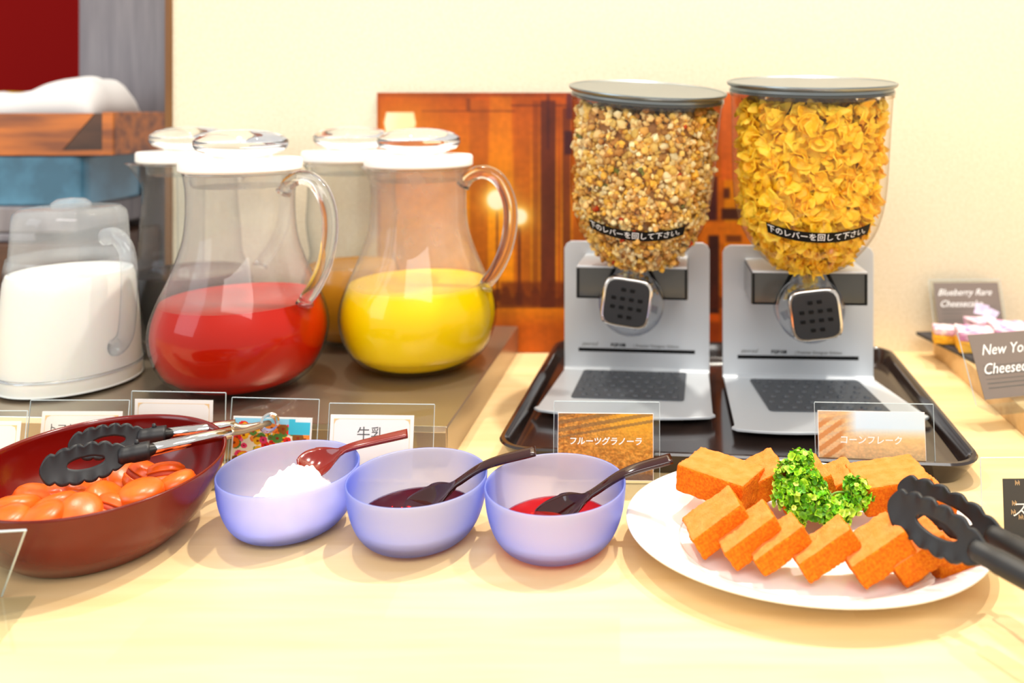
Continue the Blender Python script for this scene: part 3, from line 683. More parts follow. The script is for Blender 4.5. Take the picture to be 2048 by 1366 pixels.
def cornflakes():
    Mt = hopper_matrix(DR, RR, RT[2], RT[0], RT[1], RT[3]); protos = []
    shapes = [flake_mesh(s) for s in range(9)]
    for v, f in shapes:
        mb = MB(); mb.add(v, f); o = mb.build('cornflake', M['flake'], None, smooth=True, solid=.0007); protos.append(o)
    spots = []
    for i in range(291+9):
        zz = .012+(.190-.012)*((i*0.6180339)%1.0); a = math.pi*.46*(2*((i*0.7548776662)%1.0)-1)
        r = (hop_r(zz)-.0125)*random.uniform(.95, 1.0); p = Mt @ Vector((r*math.sin(a), -r*math.cos(a), zz))
        nrm = Vector((math.sin(a), -math.cos(a), 0)); R = nrm.to_track_quat('Z', 'Y').to_matrix().to_4x4() @ Matrix.Rotation(random.uniform(0, 6.28), 4, 'Z') @ Matrix.Rotation(random.gauss(0, .55), 4, 'X') @ Matrix.Rotation(random.gauss(0, .45), 4, 'Y')
        if random.random() < .5: R = R @ Matrix.Rotation(math.pi, 4, 'X')
        spots.append(Matrix.Translation(p) @ R @ Matrix.Scale(random.uniform(.62, .9) if zz < .05 else random.uniform(1.0, 1.45), 4))
    for i, m_ in enumerate(spots):
        o = protos[i] if i < 9 else protos[i % 9].copy()
        if i >= 9: COL.objects.link(o)
        o.matrix_world = m_; tag(o, 'curled golden-yellow cornflake against the front of the right hopper', 'cornflake', 'cornflakes in the right hopper')
    V_ = []; F_ = []; n = 0
    def put(mm, k):
        nonlocal n
        v, f = shapes[k % 9]; V_.extend([tuple(mm @ Vector(p)) for p in v]); F_.extend([tuple(i+n for i in q) for q in f]); n += len(v)
    for i in range(900):
        z = random.uniform(.003, .190); a = random.uniform(-math.pi, math.pi) if random.random() < .3 else random.uniform(-1.7, 1.7); r = max(hop_r(z)-.013, .003)*random.uniform(.86, 1.0)
        if abs(a) > 1.35: r = max(hop_r(z)-.0115, .003)*random.uniform(.93, 1)
        put(Mt @ Matrix.Translation((r*math.sin(a), -r*math.cos(a), z)) @ rand_rot() @ Matrix.Scale(random.uniform(.7, 1.15), 4), i)
    for i in range(150):
        r = .080*math.sqrt(random.random()); a = random.uniform(0, 6.28); put(Mt @ Matrix.Translation((r*math.cos(a), r*math.sin(a), .190)) @ rand_rot(), i)
    Mb = Matrix.Translation(DR) @ Matrix.Rotation(RR, 4, 'Z')
    for i in range(26):
        put(Mb @ Matrix.Translation((random.uniform(-.0095, .0095), -.087, random.uniform(.145, .168))) @ rand_rot() @ Matrix.Scale(.62, 4), i)
    for i in range(24):
        a = random.uniform(.35, math.pi-.35); r = random.uniform(.014, .028); put(Mb @ Matrix.Translation((r*math.cos(a), random.uniform(-.082, -.062), .118+r*math.sin(a))) @ rand_rot() @ Matrix.Scale(.6, 4), i)
    core = MB().lathe([(0, .006)]+[(max(r-.019, .003), z) for r, z in HPd if .006 < z < .184]+[(0, .184)], 40).xf(Mt)
    V_.extend(core.v); F_.extend([tuple(i+n for i in f) for f in core.f])
    mb = MB(); mb.v = V_; mb.f = F_; mb.m = [0]*len(F_); o = mb.build('cornflakes', M['flake'], None, smooth=True); tag(o, 'mass of yellow cornflakes filling the right dispenser hopper', 'cereal', kind='stuff')
cornflakes()

# ------------------------------------------------------------------ small frosted bowls with sauces and spoons
BC = [(-.282, .7035), (-.1684, .686), (-.0527, .674)]
bo = [(0,.0008),(.026,.0004),(.033,.0008),(.0425,.0050),(.0495,.0135),(.0545,.0265),(.0567,.0390),(.0575,.0500)]
bi = [(.0560,.0500),(.0552,.0395),(.0528,.0275),(.0475,.0150),(.0405,.0080),(.031,.0045),(0,.0040)]
prof = dens(bo, 24)+[(.0571,.0508),(.0564,.0508)]+dens(bi, 24)
lbl = ['frosted blue glass bowl of white cream, beside the red dish', 'middle frosted blue glass bowl, holding dark berry sauce', 'frosted blue glass bowl of bright red sauce, beside the white plate']
b0 = MB().lathe(prof, 80).build('frosted_bowl', M['frost'], None, smooth=True)
for i, (x, y) in enumerate(BC):
    o = b0 if i == 0 else b0.copy()
    if i: COL.objects.link(o)
    o.location = (x, y, .0003); tag(o, lbl[i], 'bowl', 'frosted blue bowls along the counter')
def sauce(i, name, m, label, lvl, bump):
    x, y = BC[i]; bz = np.array([p[1] for p in dens(bi, 24)][::-1]); brr = np.array([p[0] for p in dens(bi, 24)][::-1])
    rl = float(np.interp(lvl, bz, brr)); mb = MB()
    pr = [(0, .0046)]+[(float(np.interp(z, bz, brr))-.0004, z+.0004) for z in np.linspace(.0052, lvl, 8)]+[(rl-.002, lvl-.0003), (rl*.5, lvl-.0002), (0, lvl)]
    mb.lathe(pr, 64); o = mb.build(name, m, None, smooth=True, loc=(x, y, .0006)); return tag(o, label, 'sauce')
sauce(1, 'berry_sauce', M['berry'], 'glossy dark berry sauce in the middle frosted bowl', .0185, 0)
sauce(2, 'red_sauce', M['redsauce'], 'glossy bright red sauce in the bowl beside the white plate', .0165, 0)
CZ = [p[1] for p in dens(bi, 24)][::-1]; CR = [p[0] for p in dens(bi, 24)][::-1]
def whipped():
    x, y = BC[0]; nn = 60; vs_ = []
    for k in range(nn+1):
        r = k/nn; 
        for j in range(96):
            a = 2*math.pi*j/96; R = r*(.0475+.003*noise.noise(Vector((math.cos(a)*2, math.sin(a)*2, 4))))
            px_, py_ = R*math.cos(a), R*math.sin(a)
            h = .046*(1-r**1.6)*1.0+.006*noise.noise(Vector((px_*120, py_*120, 1)))*(1-r*.4)+.0022*noise.noise(Vector((px_*320, py_*320, 7)))*(1-r*.5)+.0025*math.sin(math.sqrt((px_-.008)**2+py_**2)*520+math.atan2(py_, px_-.008))*(1-r)
            zz_ = .0085+max(h, 0)*.92; f_ = min(1, (float(np.interp(zz_, CZ, CR))-.0012)/max(.001, math.hypot(px_+.006, py_-.004))); vs_.append(((px_+.006)*f_, (py_-.004)*f_, zz_))
    fs = [(k*96+j, (k+1)*96+j, (k+1)*96+(j+1) % 96, k*96+(j+1) % 96) for k in range(nn) for j in range(96)]
    mb = MB().add(vs_, fs); n0 = len(mb.v)-96
    mb.add([(.020*math.cos(2*math.pi*j/96), .020*math.sin(2*math.pi*j/96), .0050) for j in range(96)], [tuple(range(96))])
    mb.f += [(n0+j, n0+96+j, n0+96+(j+1) % 96, n0+(j+1) % 96) for j in range(96)]; mb.m += [0]*96
    o = mb.build('whipped_cream', M['cream'], None, smooth=True, loc=(x, y, .0003)); tag(o, 'rough mound of white whipped cream in the left frosted bowl', 'cream')
whipped()
def spoon(path, label, m, wb=.0165, wh=.0046, side=(0, 1, .25)):
    """path: tip, scoop centre, neck, mid handle, end"""
    n = 44; P = spline(path, n); L = [0]
    for i in range(n): L.append(L[-1]+(P[i+1]-P[i]).length)
    T = L[-1]; mb = MB(); na = 12; rows = []
    sl = T*.40
    for i, p in enumerate(P):
        s = L[i]; t = (P[min(i+1, n)]-P[max(i-1, 0)]).normalized(); b = Vector(side); b = (b-t*b.dot(t)).normalized(); u = t.cross(b); u = u if u.z > 0 else -u
        if s < sl: q = s/sl; w = wb*math.sqrt(max(0, 1-((q-.45)/.5)**2)) if q < .45 else max(wh, wb*math.cos((q-.45)/.55*math.pi/2)**1.15+wh*.35*q); w = max(w, .0035); dep = .0062*math.sin(math.pi*min(1, q*.95+.02))**.8
        else: q = (s-sl)/(T-sl); w = wh*(.82+.30*math.sin(q*math.pi/2)); dep = 0; 
        th = .0016 if s < sl*.8 else .0016+.0012*min(1, (s-sl*.8)/(sl*.3))
        for k in range(na+1):
            v = -1+2*k/na; mb.v.append(tuple(p+b*(w*v)-u*(dep*(1-v*v))+u*(th*.5*math.sqrt(max(0, 1-v**4)) )))
        for k in range(na, -1, -1):
            v = -1+2*k/na; mb.v.append(tuple(p+b*(w*v)-u*(dep*(1-v*v))-u*(th*(.5)+(th*.9)*(1-v*v)*(1 if s > sl*.8 else .3))))
    r = 2*(na+1)
    for i in range(n):
        for k in range(r): mb.f.append((i*r+k, i*r+(k+1) % r, (i+1)*r+(k+1) % r, (i+1)*r+k)); mb.m.append(0)
    mb.f.append(tuple(range(r))); mb.m.append(0); mb.f.append(tuple(n*r+k for k in range(r))[::-1]); mb.m.append(0)
    o = mb.build('lacquered_spoon', m, None, smooth=True); tag(o, label, 'spoon', 'lacquered spoons in the frosted bowls'); return o
spoon([(-.2800,.716,.046), (-.264,.724,.047), (-.243,.733,.0545), (-.222,.740,.058), (-.1925,.747,.0625)], 'red-brown lacquered wooden spoon stuck in the white cream', M['spoon_red'], side=(0,1,.45))
spoon([(-.185,.705,.0150), (-.165,.702,.022), (-.140,.700,.038), (-.113,.700,.0545), (-.072,.700,.0660)], 'dark lacquered spoon resting in the dark berry sauce bowl', M['spoon_dark'], wb=.0170, side=(.1,1,.5))
spoon([(-.072,.690,.0140), (-.050,.686,.0215), (-.024,.684,.037), (.004,.684,.0545), (.043,.690,.0640)], 'dark lacquered spoon resting in the bright red sauce bowl', M['spoon_dark'], wb=.0170, side=(.1,1,.5))

# ------------------------------------------------------------------ red lacquer dish and macarons
DC = Vector((-.436, .690)); DA = math.atan2(-.8455, .534)
def dish():
    out = [(0,.001),(.55,.0),(.64,.001),(.70,.006),(.82,.0175),(.92,.034),(.97,.048),(.998,.0600)]; inn = [(.972,.0606),(.945,.048),(.88,.033),(.78,.0205),(.66,.0110),(.5,.0075),(0,.0065)]
    od = dens(out, 30); idd = dens(inn, 30); pr = od+[(1.0,.0618),(.985,.0622)]+idd
    mis = [0]*(len(od)+1)+[1]*(len(pr)-len(od)-1)
    mb = MB().lathe(pr, 96, sx=.1078, sy=.0967, mis=mis); o = mb.build('oval_dish', [M['lac_out'], M['lac_in']], None, smooth=True, loc=(DC.x, DC.y, .0003), rot=(0, 0, DA))
    tag(o, 'large oval red-brown lacquered dish holding macarons', 'dish')
dish()
def mk_macaron():
    t = thing('macaron', '', 'macaron', (0, 0, 0)); R = .0172
    top = [(R*.99,.0022),(R*1.0,.0034),(R*.975,.0045),(R*.985,.0060),(R*.92,.0088),(R*.75,.0112),(R*.45,.0128),(0,.0134)]
    sh = MB().lathe([(0,.0022)]+top, 36).build('shell', M['macaron'], t, smooth=True)
    MB().lathe([(0,-.0022)]+[(r, -z) for r, z in top], 36).build('shell', M['macaron'], t, smooth=True)
    MB().lathe([(0,-.0022),(R*.93,-.0022),(R*.96,0),(R*.93,.0022),(0,.0022)], 36).build('filling', M['macfill'], t, smooth=True)
    return t
mac0 = mk_macaron()
mspec = [ # px, py, z, tilt x (deg), tilt y, where
 (12,1028,.047,-12,8,'at the left edge of the photo, in front'), (30,1000,.043,10,-20,'at the left edge, behind the frontmost one'), (66,982,.040,-20,15,'third from the left edge'),
 (108,978,.036,-15,10,'beneath the black tongs tip'), (86,1022,.048,-18,-8,'large at the front rim, near the acrylic holder'), (112,998,.040,22,25,'just behind the large front one'),
 (157,1008,.047,-24,30,'tilted at the front rim, left of the centre'), (146,972,.036,-30,5,'under the middle of the tongs head'), (203,982,.043,30,40,'standing on edge, showing its filling'),
 (224,1003,.041,40,38,'leaning on its side against the front rim'), (283,972,.049,-6,4,'round one lying flat on top at the front rim'), (245,940,.038,-35,30,'on its side behind the flat one'),
 (288,935,.040,-30,35,'second row, below the steel arm'), (328,936,.040,-25,38,'right of centre, on its side'), (352,956,.045,-14,25,'rightmost, touching the right end of the dish'), (190,955,.030,-20,10,'deep down beneath the tongs'), (300,955,.030,10,10,'low down behind the flat round one')]
for i, (px, py, z, tx, ty, wh) in enumerate(mspec):
    if i == 0: t = mac0
    else:
        t = mac0.copy(); COL.objects.link(t)
        for ch in list(mac0.children):
            c = ch.copy(); COL.objects.link(c); c.parent = t
    p = W(px, py, z); t.location = (p.x, p.y, z-.010); t.rotation_euler = (math.radians(-tx), math.radians(-ty*.8), i*1.3)
    tag(t, 'orange macaron '+wh, 'macaron', 'orange macarons in the red dish')

# ------------------------------------------------------------------ white plate with pumpkin cake
PC = (.1478, .6656); PA = math.atan2(-.1503, .9886)
def plate():
    out = [(0,.0022),(.50,.0022),(.56,.0000),(.60,.0004),(.66,.0040),(.80,.0120),(.92,.0175),(.995,.0215)]; inn = [(.985,.0240),(.92,.0212),(.82,.0160),(.755,.0110),(.70,.0075),(.62,.0062),(0,.0058)]
    pr = dens(out, 26)+[(1.0,.0226),(.998,.0236)]+dens(inn, 26)
    o = MB().lathe(pr, 110, sx=.1434, sy=.1160).build('oval_plate', M['china'], None, smooth=True, loc=(PC[0], PC[1], .0003), rot=(0, 0, PA)); tag(o, 'large oval white china plate under the orange cake slices', 'plate')
plate()
def slab_mesh(Lx, Wy, Tz, seed):
    """rounded, crumbly slab: 0..Lx, 0..Wy, 0..Tz, top skin in a second material"""
    nx, ny, nz = 26, 26, 10; mb = MB()
    def grid(f, na, nb, mi):
        s = len(mb.v)
        for a in range(na+1):
            for b in range(nb+1): mb.v.append(f(a/na, b/nb))
        for a in range(na):
            for b in range(nb): mb.f.append((s+a*(nb+1)+b, s+(a+1)*(nb+1)+b, s+(a+1)*(nb+1)+b+1, s+a*(nb+1)+b+1)); mb.m.append(mi)
    grid(lambda a, b: (a*Lx, b*Wy, Tz), nx, ny, 1); grid(lambda a, b: (a*Lx, b*Wy, 0), nx, ny, 0)
    grid(lambda a, b: (a*Lx, 0, b*Tz), nx, nz, 0); grid(lambda a, b: (a*Lx, Wy, b*Tz), nx, nz, 0)
    grid(lambda a, b: (0, a*Wy, b*Tz), ny, nz, 0); grid(lambda a, b: (Lx, a*Wy, b*Tz), ny, nz, 0)
    out = []; c = Vector((Lx/2, Wy/2, Tz/2)); R = .0016
    for p in mb.v:
        p = Vector(p); q = Vector((min(max(p.x, R), Lx-R), min(max(p.y, R), Wy-R), min(max(p.z, R), Tz-R))); d = p-q
        if d.length > 1e-9: p = q+d.normalized()*R*(1 if d.length > 1e-9 else 0)
        o_ = Vector((seed*3.1, seed*1.7, seed)); nrm = (p-q).normalized() if d.length > 1e-9 else (p-c).normalized()
        p = p+nrm*(.0007*noise.noise(p*260+o_)+.0010*noise.noise(p*90+o_)+.0007*noise.noise(p*620+o_))
        out.append(tuple(p))
    mb.v = out; return mb
def slab(bl, Lx, Wy, Tz, theta, psi, pitch, seed, label):
    mb = slab_mesh(Lx, Wy, Tz, seed); o = mb.build('cake_slice', [M['cake_top'], M['cake_skin']], None, smooth=True, weld=True)
    o.matrix_world = Matrix.Translation(bl) @ Matrix.Rotation(math.radians(psi), 4, 'Z') @ Matrix.Rotation(math.radians(-theta), 4, 'Y') @ Matrix.Rotation(math.radians(pitch), 4, 'X')
    tag(o, label, 'cake', 'orange cake slices on the white plate'); return o
front = [ (1410,1122,.046,.019,33,8,'leftmost slice of the front row, nearest the red sauce bowl'), (1474,1146,.046,.018,33,8,'second from the left in the front row'),
 (1530,1159,.044,.016,32,8,'thin one, third from the left in the front row'), (1622,1171,.046,.018,31,7,'middle slice of the front row, below the parsley'),
 (1733,1184,.046,.021,31,6,'thick one, third from the right in the front row'), (1815,1181,.044,.019,31,6,'second from the right, in the front row below the tongs'), (1888,1171,.044,.018,12,14,'rightmost slice of the front row, at the plate rim')]
for i, (px, py, Lx, Tz, th, ps, wh) in enumerate(front):
    slab(W(px, py, .0115), Lx, (.038,.030,.026,.024,.034,.032,.032)[i], Tz, th, ps, -2, i+1, 'orange pumpkin cake slice, '+wh)
back = [ ((.047,.702,.031), .062,.045,.023,-3,-34,'large pale slice at the back left, lying flat'), ((.104,.690,.016), .048,.045,.02,24,6,'behind the second front slice, left of the parsley'), ((.140,.684,.014), .048,.045,.02,24,4,'hidden mostly under the parsley sprig'),
 ((.200,.668,.024), .058,.050,.024,8,2,'big one at the back, left of the tongs tips'), ((.232,.655,.020), .040,.040,.018,14,6,'at the back right, seen between the tongs arms'), ((.172,.690,.016), .04,.04,.02,20,4,'at the back, right behind the parsley')]
for i, (bl, Lx, Wy, Tz, th, ps, wh) in enumerate(back):
    slab(bl, Lx, Wy, Tz, th, ps, 0, i+11, 'orange pumpkin cake slice, '+wh)

def parsley():
    blobs = [(1600,930,.690,.0125),(1580,955,.685,.0145),(1612,965,.684,.0150),(1572,990,.678,.0120),(1600,1000,.672,.0130),(1640,1015,.668,.0120),(1672,1028,.664,.0115),(1704,1006,.668,.0095),(1712,975,.672,.0100),(1722,990,.672,.0090),(1630,985,.68,.0110),(1600,1022,.668,.0100),(1690,1000,.672,.007)]
    t = thing('parsley_sprig', 'curly green parsley sprig on top of the orange cake slices', 'herb', (0, 0, 0)); base = V(1655, 1010, .680); t.location = base
    V_ = []; F_ = []; C_ = []
    for (px, py, D, R) in blobs:
        c = V(px, py, D); nl = int(150*(R/.012)**2)
        for i in range(nl):
            d = Vector((random.gauss(0, 1), random.gauss(0, 1), random.gauss(0, 1))).normalized(); rad = R*random.uniform(.55, 1.02)
            p = c+d*rad; q = (d+Vector((random.gauss(0, .5), random.gauss(0, .5), random.gauss(0, .5)))).normalized().to_track_quat('Z', 'Y').to_matrix()
            s = random.uniform(.0019, .0036); n0 = len(V_); k = 7
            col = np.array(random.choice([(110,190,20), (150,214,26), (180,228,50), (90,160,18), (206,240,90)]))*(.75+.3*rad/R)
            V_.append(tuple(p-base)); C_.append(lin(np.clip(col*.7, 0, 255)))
            for j in range(k):
                a = 2*math.pi*j/k+random.uniform(-.2, .2); rr = s*random.choice((.65, 1.15, 1)); V_.append(tuple(p-base+q @ Vector((rr*math.cos(a), rr*math.sin(a), s*random.uniform(.1, .8))))); C_.append(lin(np.clip(col*random.uniform(.9, 1.2), 0, 255)))
            F_ += [(n0, n0+1+j, n0+1+(j+1) % k) for j in range(k)]
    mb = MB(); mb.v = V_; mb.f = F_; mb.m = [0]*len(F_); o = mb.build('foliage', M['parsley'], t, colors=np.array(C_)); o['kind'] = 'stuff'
    for (a, b, c) in (((1655,1000,.668), (1672,985,.670), (1705,985,.672)), ((1655,1010,.680), (1668,1000,.670), (1660,985,.672)), ((1655,1010,.68), (1620,1000,.676), (1600,960,.684))):
        pts = spline([V(*a)-base, V(*b)-base, V(*c)-base], 12); MB().tube(pts, .0008, 8).build('stem', M['stem'], t, smooth=True)
parsley()

# ------------------------------------------------------------------ tongs
def head_plate(Lh, wd, th=.0022, bumps=6):
    """scalloped tong head, tip at x=0, neck at x=Lh, width along y, slot in the middle"""
    n = 90; st = []
    def halfw(x):
        s = x/Lh; env = wd*(.62+.38*min(1, s*3))*(1-max(0, (s-.62)/.38)**1.4*.52); tipc = math.sqrt(max(0, 1-max(0, 1-s/.10)**2)); return env*tipc+.0028*abs(math.sin(math.pi*s*bumps))*min(1, s*9)*(1 if s < .85 else max(0, (1-s)/.15))
    x0, x1 = .30*Lh, .74*Lh
    def slot(x):
        if x <= x0 or x >= x1: return 0
        s = (x-x0)/(x1-x0); return wd*.34*math.sin(math.pi*s)**.5
    mb = MB(); na = 6
    for sgn in (-1, 1):
        base = len(mb.v)
        for i in range(n+1):
            x = Lh*i/n+(.0001 if i == 0 else 0); a = slot(x); b = max(halfw(x), .0004)
            for k in range(na+1):
                y = sgn*(a+(b-a)*k/na); curl = .0025*(1-min(1, x/(.16*Lh)))**2
                mb.v.append((x, y, .10/wd*y*y*.9+curl+.0008*math.cos(2*math.pi*bumps*x/Lh)*(abs(y)/wd)**3))
        for i in range(n):
            for k in range(na): mb.f.append((base+i*(na+1)+k, base+(i+1)*(na+1)+k, base+(i+1)*(na+1)+k+1, base+i*(na+1)+k+1)); mb.m.append(0)
    return mb
def place_head(mb, tip, neck, wdir):
    x = (Vector(neck)-Vector(tip)).normalized(); y = Vector(wdir); y = (y-x*y.dot(x)).normalized(); z = x.cross(y)
    Mx = Matrix((x, y, z)).transposed().to_4x4(); Mx.translation = Vector(tip); return mb.xf(Mx)
# right tongs: black nylon, reaching in from the right
T = thing('black_tongs', 'all-black scalloped tongs lying across the cake plate at right', 'tongs', (.24, .57, .05))
def loc_(v): return Vector(v)-Vector((.24, .57, .05))
nt_, nn_, ne_ = V(1780,1005,.612), V(1962,1105,.553), V(2230,1250,.475)
ft_, fn_, fe_ = V(1800,972,.655), V(1996,1075,.585), V(2260,1225,.49)
for (a, b, c, wv) in ((nt_, nn_, ne_, .0150), (ft_, fn_, fe_, .0135)):
    h = head_plate((b-a).length*1.03, wv); place_head(h, loc_(a), loc_(b), (.12, .35, 1)); arm = h.build('tong_head', M['nylon'], T, smooth=True, solid=.0026, weld=True)
    dirn = (b-a).normalized(); b2 = b-dirn*.006
    pts = spline([loc_(b2), loc_(b+(c-b)*.12), loc_(b+(c-b)*.5), loc_(c)], 16)
    MB().tube(pts, [.0065]+[.0078]*5+[.0085]*11, 16, flat=.95, up=(0, 0, 1)).build('tong_arm', M['nylon'], T, smooth=True)
# left tongs: nylon heads on steel arms
T = thing('steel_tongs', 'tongs with black scalloped heads and steel arms lying in the red dish', 'tongs', (-.40, .74, .06))
def loc_(v): return Vector(v)-Vector((-.40, .74, .06))
J = V(538, 846, .790)
for (a, b, c, wv) in ((V(80,944,.675), V(300,900,.712), V(462,864,.748), .0135), (V(137,893,.735), V(332,868,.765), V(470,851,.780), .0125)):
    L_ = (b-a).length; mid = b-(b-a).normalized()*.012
    h = head_plate(L_*.78, wv); place_head(h, loc_(a), loc_(b), (-.05, .40, 1)); h.build('tong_head', M['nylon'], T, smooth=True, solid=.0026, weld=True)
    pts = spline([loc_(a.lerp(b, .70)), loc_(a.lerp(b, .85)), loc_(b)], 10); MB().tube(pts, [.0060]+[.0080]*4+[.0088]*6, 14, flat=.9).build('nylon_sleeve', M['nylon'], T, smooth=True)
    pts = [loc_(b+(a-b)*.02), loc_(b.lerp(c, .5)), loc_(c)]; MB().tube(pts, [.0060, .0060, .0062], 16, flat=.9).build('steel_arm', M['chrome'], T, smooth=True)
    pts = spline([loc_(c+(b-c)*.03), loc_(c.lerp(J, .3)+Vector((0,0,-.002))), loc_(J)], 8); MB().tube(pts, [.0048, .0044]+[.0036]*7, 12, flat=.7).build('steel_hinge_arm', M['steel'], T, smooth=True)
    p = loc_(a.lerp(b, .88))+Vector((0, 0, .006)); MB().tube([p, p+Vector((-.001, 0, .005))], [.0022, .0014], 8).build('hang_hook', M['nylon'], T, smooth=True)
hb = MB(); jc = loc_(J)
for q in range(3): 
    hb.lathe([(.0065, -.0075+q*.0052), (.0085, -.0065+q*.0052), (.0085, -.0040+q*.0052), (.0065, -.003+q*.0052)], 24, closed=True)
hb.xf(Matrix.Translation(jc) @ Matrix.Rotation(math.radians(58), 4, 'X') @ Matrix.Rotation(.5, 4, 'Y')).build('hinge_spring', M['chrome'], T, smooth='auto')

# ------------------------------------------------------------------ acrylic label holders
def holder(loc, rz, wd, ht, lean, label, basel=.035, card=None, roll=0, base_dir=-1, cat='sign', group=None):
    """pane leaning back, foot towards the front; card children are returned on a leaning frame"""
    t = thing('label_holder', label, cat, loc, rz, group); ln = math.radians(lean); Mx = Matrix.Translation((0, 0, .0012)) @ Matrix.Rotation(-ln, 4, 'X')
    pane = MB().box(-wd/2, wd/2, 0, .0012, 0, ht).xf(Mx).build('acrylic_pane', M['acrylic'], t)
    ed = MB()
    for (x0, x1, z0, z1) in ((-wd/2, wd/2, ht+.00005, ht+.0006), (-wd/2-.0004, -wd/2-.00005, 0, ht), (wd/2+.00005, wd/2+.0004, 0, ht)): ed.box(x0, x1, 0.0001, .0011, z0, z1)
    ed.xf(Mx).build('pane_edge', M['acrylic_edge'], pane)
    y0, y1 = (-basel, 0) if base_dir < 0 else (0, basel)
    MB().box(-wd/2, wd/2, y0, y1, 0, .0011).build('acrylic_foot', M['acrylic'], t)
    if card:
        cw, ch, cx, cz, m, extra = card
        c = MB().box(cx-cw/2, cx+cw/2, -.0009, -.0003, cz, cz+ch).build('card', m, t); c.matrix_local = Mx
        if extra: extra(c, cw, ch, cx, cz)
    return t
def gold_frame(text, size, dx=0, dz=0):
    def fn(c, cw, ch, cx, cz):
        mb = MB(); i = .0035; x0, x1, z0, z1 = cx-cw/2+i, cx+cw/2-i, cz+i, cz+ch-i; w_ = .0003
        for b in ((x0, x1, z0, z0+w_), (x0, x1, z1-w_, z1), (x0, x0+w_, z0, z1), (x1-w_, x1, z0, z1)): mb.box(b[0], b[1], -.0011, -.00095, b[2], b[3])
        for (x, z, sx, sz) in ((x0, z0, 1, 1), (x1, z0, -1, 1), (x0, z1, 1, -1), (x1, z1, -1, -1)):
            mb.add([(x, -.00115, z), (x+sx*.006, -.00115, z), (x+sx*.0018, -.00115, z+sz*.0018), (x, -.00115, z+sz*.006)], [(0, 1, 2, 3)])
        mb.build('gold_border', M['gold'], c)
        if text: flat_text(text, size, cx+dx, cz+ch/2+dz, M['ink'], c, y=-.0012)
    return fn
def pos(px, D): return (px-PX0)*D/FPX
holder((pos(757,.785), .785, 0), math.radians(-2), .102, .071, 8, 'acrylic holder with white card reading 牛乳, behind the cream bowl', card=(.081, .058, -.0085, .003, M['card'], gold_frame('牛乳', .0135, -.001, .011)))
holder((pos(118,.775), .795, 0), math.radians(0), .096, .071, 8, 'acrylic holder with white card reading トマトジュース, behind the red dish', card=(.078, .058, .004, .003, M['card'], gold_frame('トマトジュース', .0092, 0, .013)))
holder((pos(345,.81), .818, 0), math.radians(-3), .096, .073, 2, 'tallest-standing acrylic holder with blank-looking gold-edged card, below the tomato jug', card=(.080, .064, -.004, .002, M['card'], gold_frame('', .01)))
holder((pos(-35,.775), .775, 0), 0, .070, .068, 8, 'acrylic holder with white card cut off by the left photo edge', card=(.058, .056, .002, .003, M['card'], gold_frame('', .01)))
def flowers(u, v):
    c = np.zeros(u.shape+(3,))+np.array([250,236,206]); r = np.random.RandomState(3)
    c[(v < .25)] = (150,214,238)
    for k in range(150):
        x, y, s = r.rand(), .12+.9*r.rand(), .04+.06*r.rand(); col = [(250,120,20), (255,190,30), (240,60,110), (255,110,150), (236,40,30), (255,150,60), (90,140,60), (150,90,30)][r.randint(8)]
        d = np.hypot((u-x)*1.3, v-y); m_ = d < s; c[m_] = col; c[d < s*.3] = (150,50,20)
    m_ = (u > .72) & (v < .3); c[m_] = (70,200,226); m_ = (u > .80) & (v < .06); c[m_] = (240,250,250)
    return c
hf = holder((pos(532,.790), .800, 0), math.radians(-4), .088, .071, 8, 'acrylic holder with colourful flower photo card, behind the tongs hinge', card=(.0795, .052, -.001, .002, M['card'], lambda c, cw, ch, cx, cz: print_panel('flower_print', cw-.003, ch-.003, 110, 80, flowers, M['photo'], c, y=-.0011, x0=cx-cw/2+.0015, z0=cz+.0015)))
def wheat(bright):
    def fn(u, v):
        n = vnoise(u*26+v*14, v*40-u*6, 4); n2 = vnoise(u*70, v*60, 5); n3 = vnoise(u*4, v*4, 6); d = np.hypot(u-.85, v-.05)
        c = (np.array([176,104,36])[None, None]*(1-n[..., None])+np.array([222,158,74])*n[..., None])*(.75+.4*n2[..., None])
        g = np.exp(-(d/.45)**2)[..., None]*.8; c = c*(1-g)+np.array([240,176,40])*g
        m_ = ((v < .38-.25*u) & (np.sin((v*34+u*9)*1.6) > 0))[..., None]*.55; c = c*(1-m_)+np.array([110,84,60])*m_
        m_ = np.clip((v-.82)*9, 0, 1)[..., None]*.75; c = c*(1-m_)+np.array([96,80,84])*m_
        if bright:
            s = np.clip((.40-v)*6, 0, 1)[..., None]*np.clip((u-.25)*9, 0, 1)[..., None]; sky = np.array([214,236,250])*(1-n3[..., None]*.2)+np.array([250,236,220])*n3[..., None]*.2
            c = c*.42+np.array([252,232,200])*.58; c = c*(1-s)+sky*s  # cream wash paints white glare into the print
            e = (np.clip((.26-u)*20, 0, 1)*np.clip((v-.05)*9, 0, 1)*(.5+.5*np.sign(np.sin(u*40+v*36))))[..., None]*.8; c = c*(1-e)+np.array([200,130,70])*e
            gr = np.clip((v-.72)*6, 0, 1)[..., None]*.5; c = c*(1-gr)+np.array([176,206,176])*gr
            bl = (np.exp(-(((u-.30)/.15)**2+((v-.93)/.12)**2)*2)+np.exp(-(((u-.55)/.07)**2+((v-.97)/.08)**2)*2))[..., None]; bl = np.clip(bl*1.4, 0, 1); c = c*(1-bl)+np.array([110,50,40])*bl
        return c
    return fn
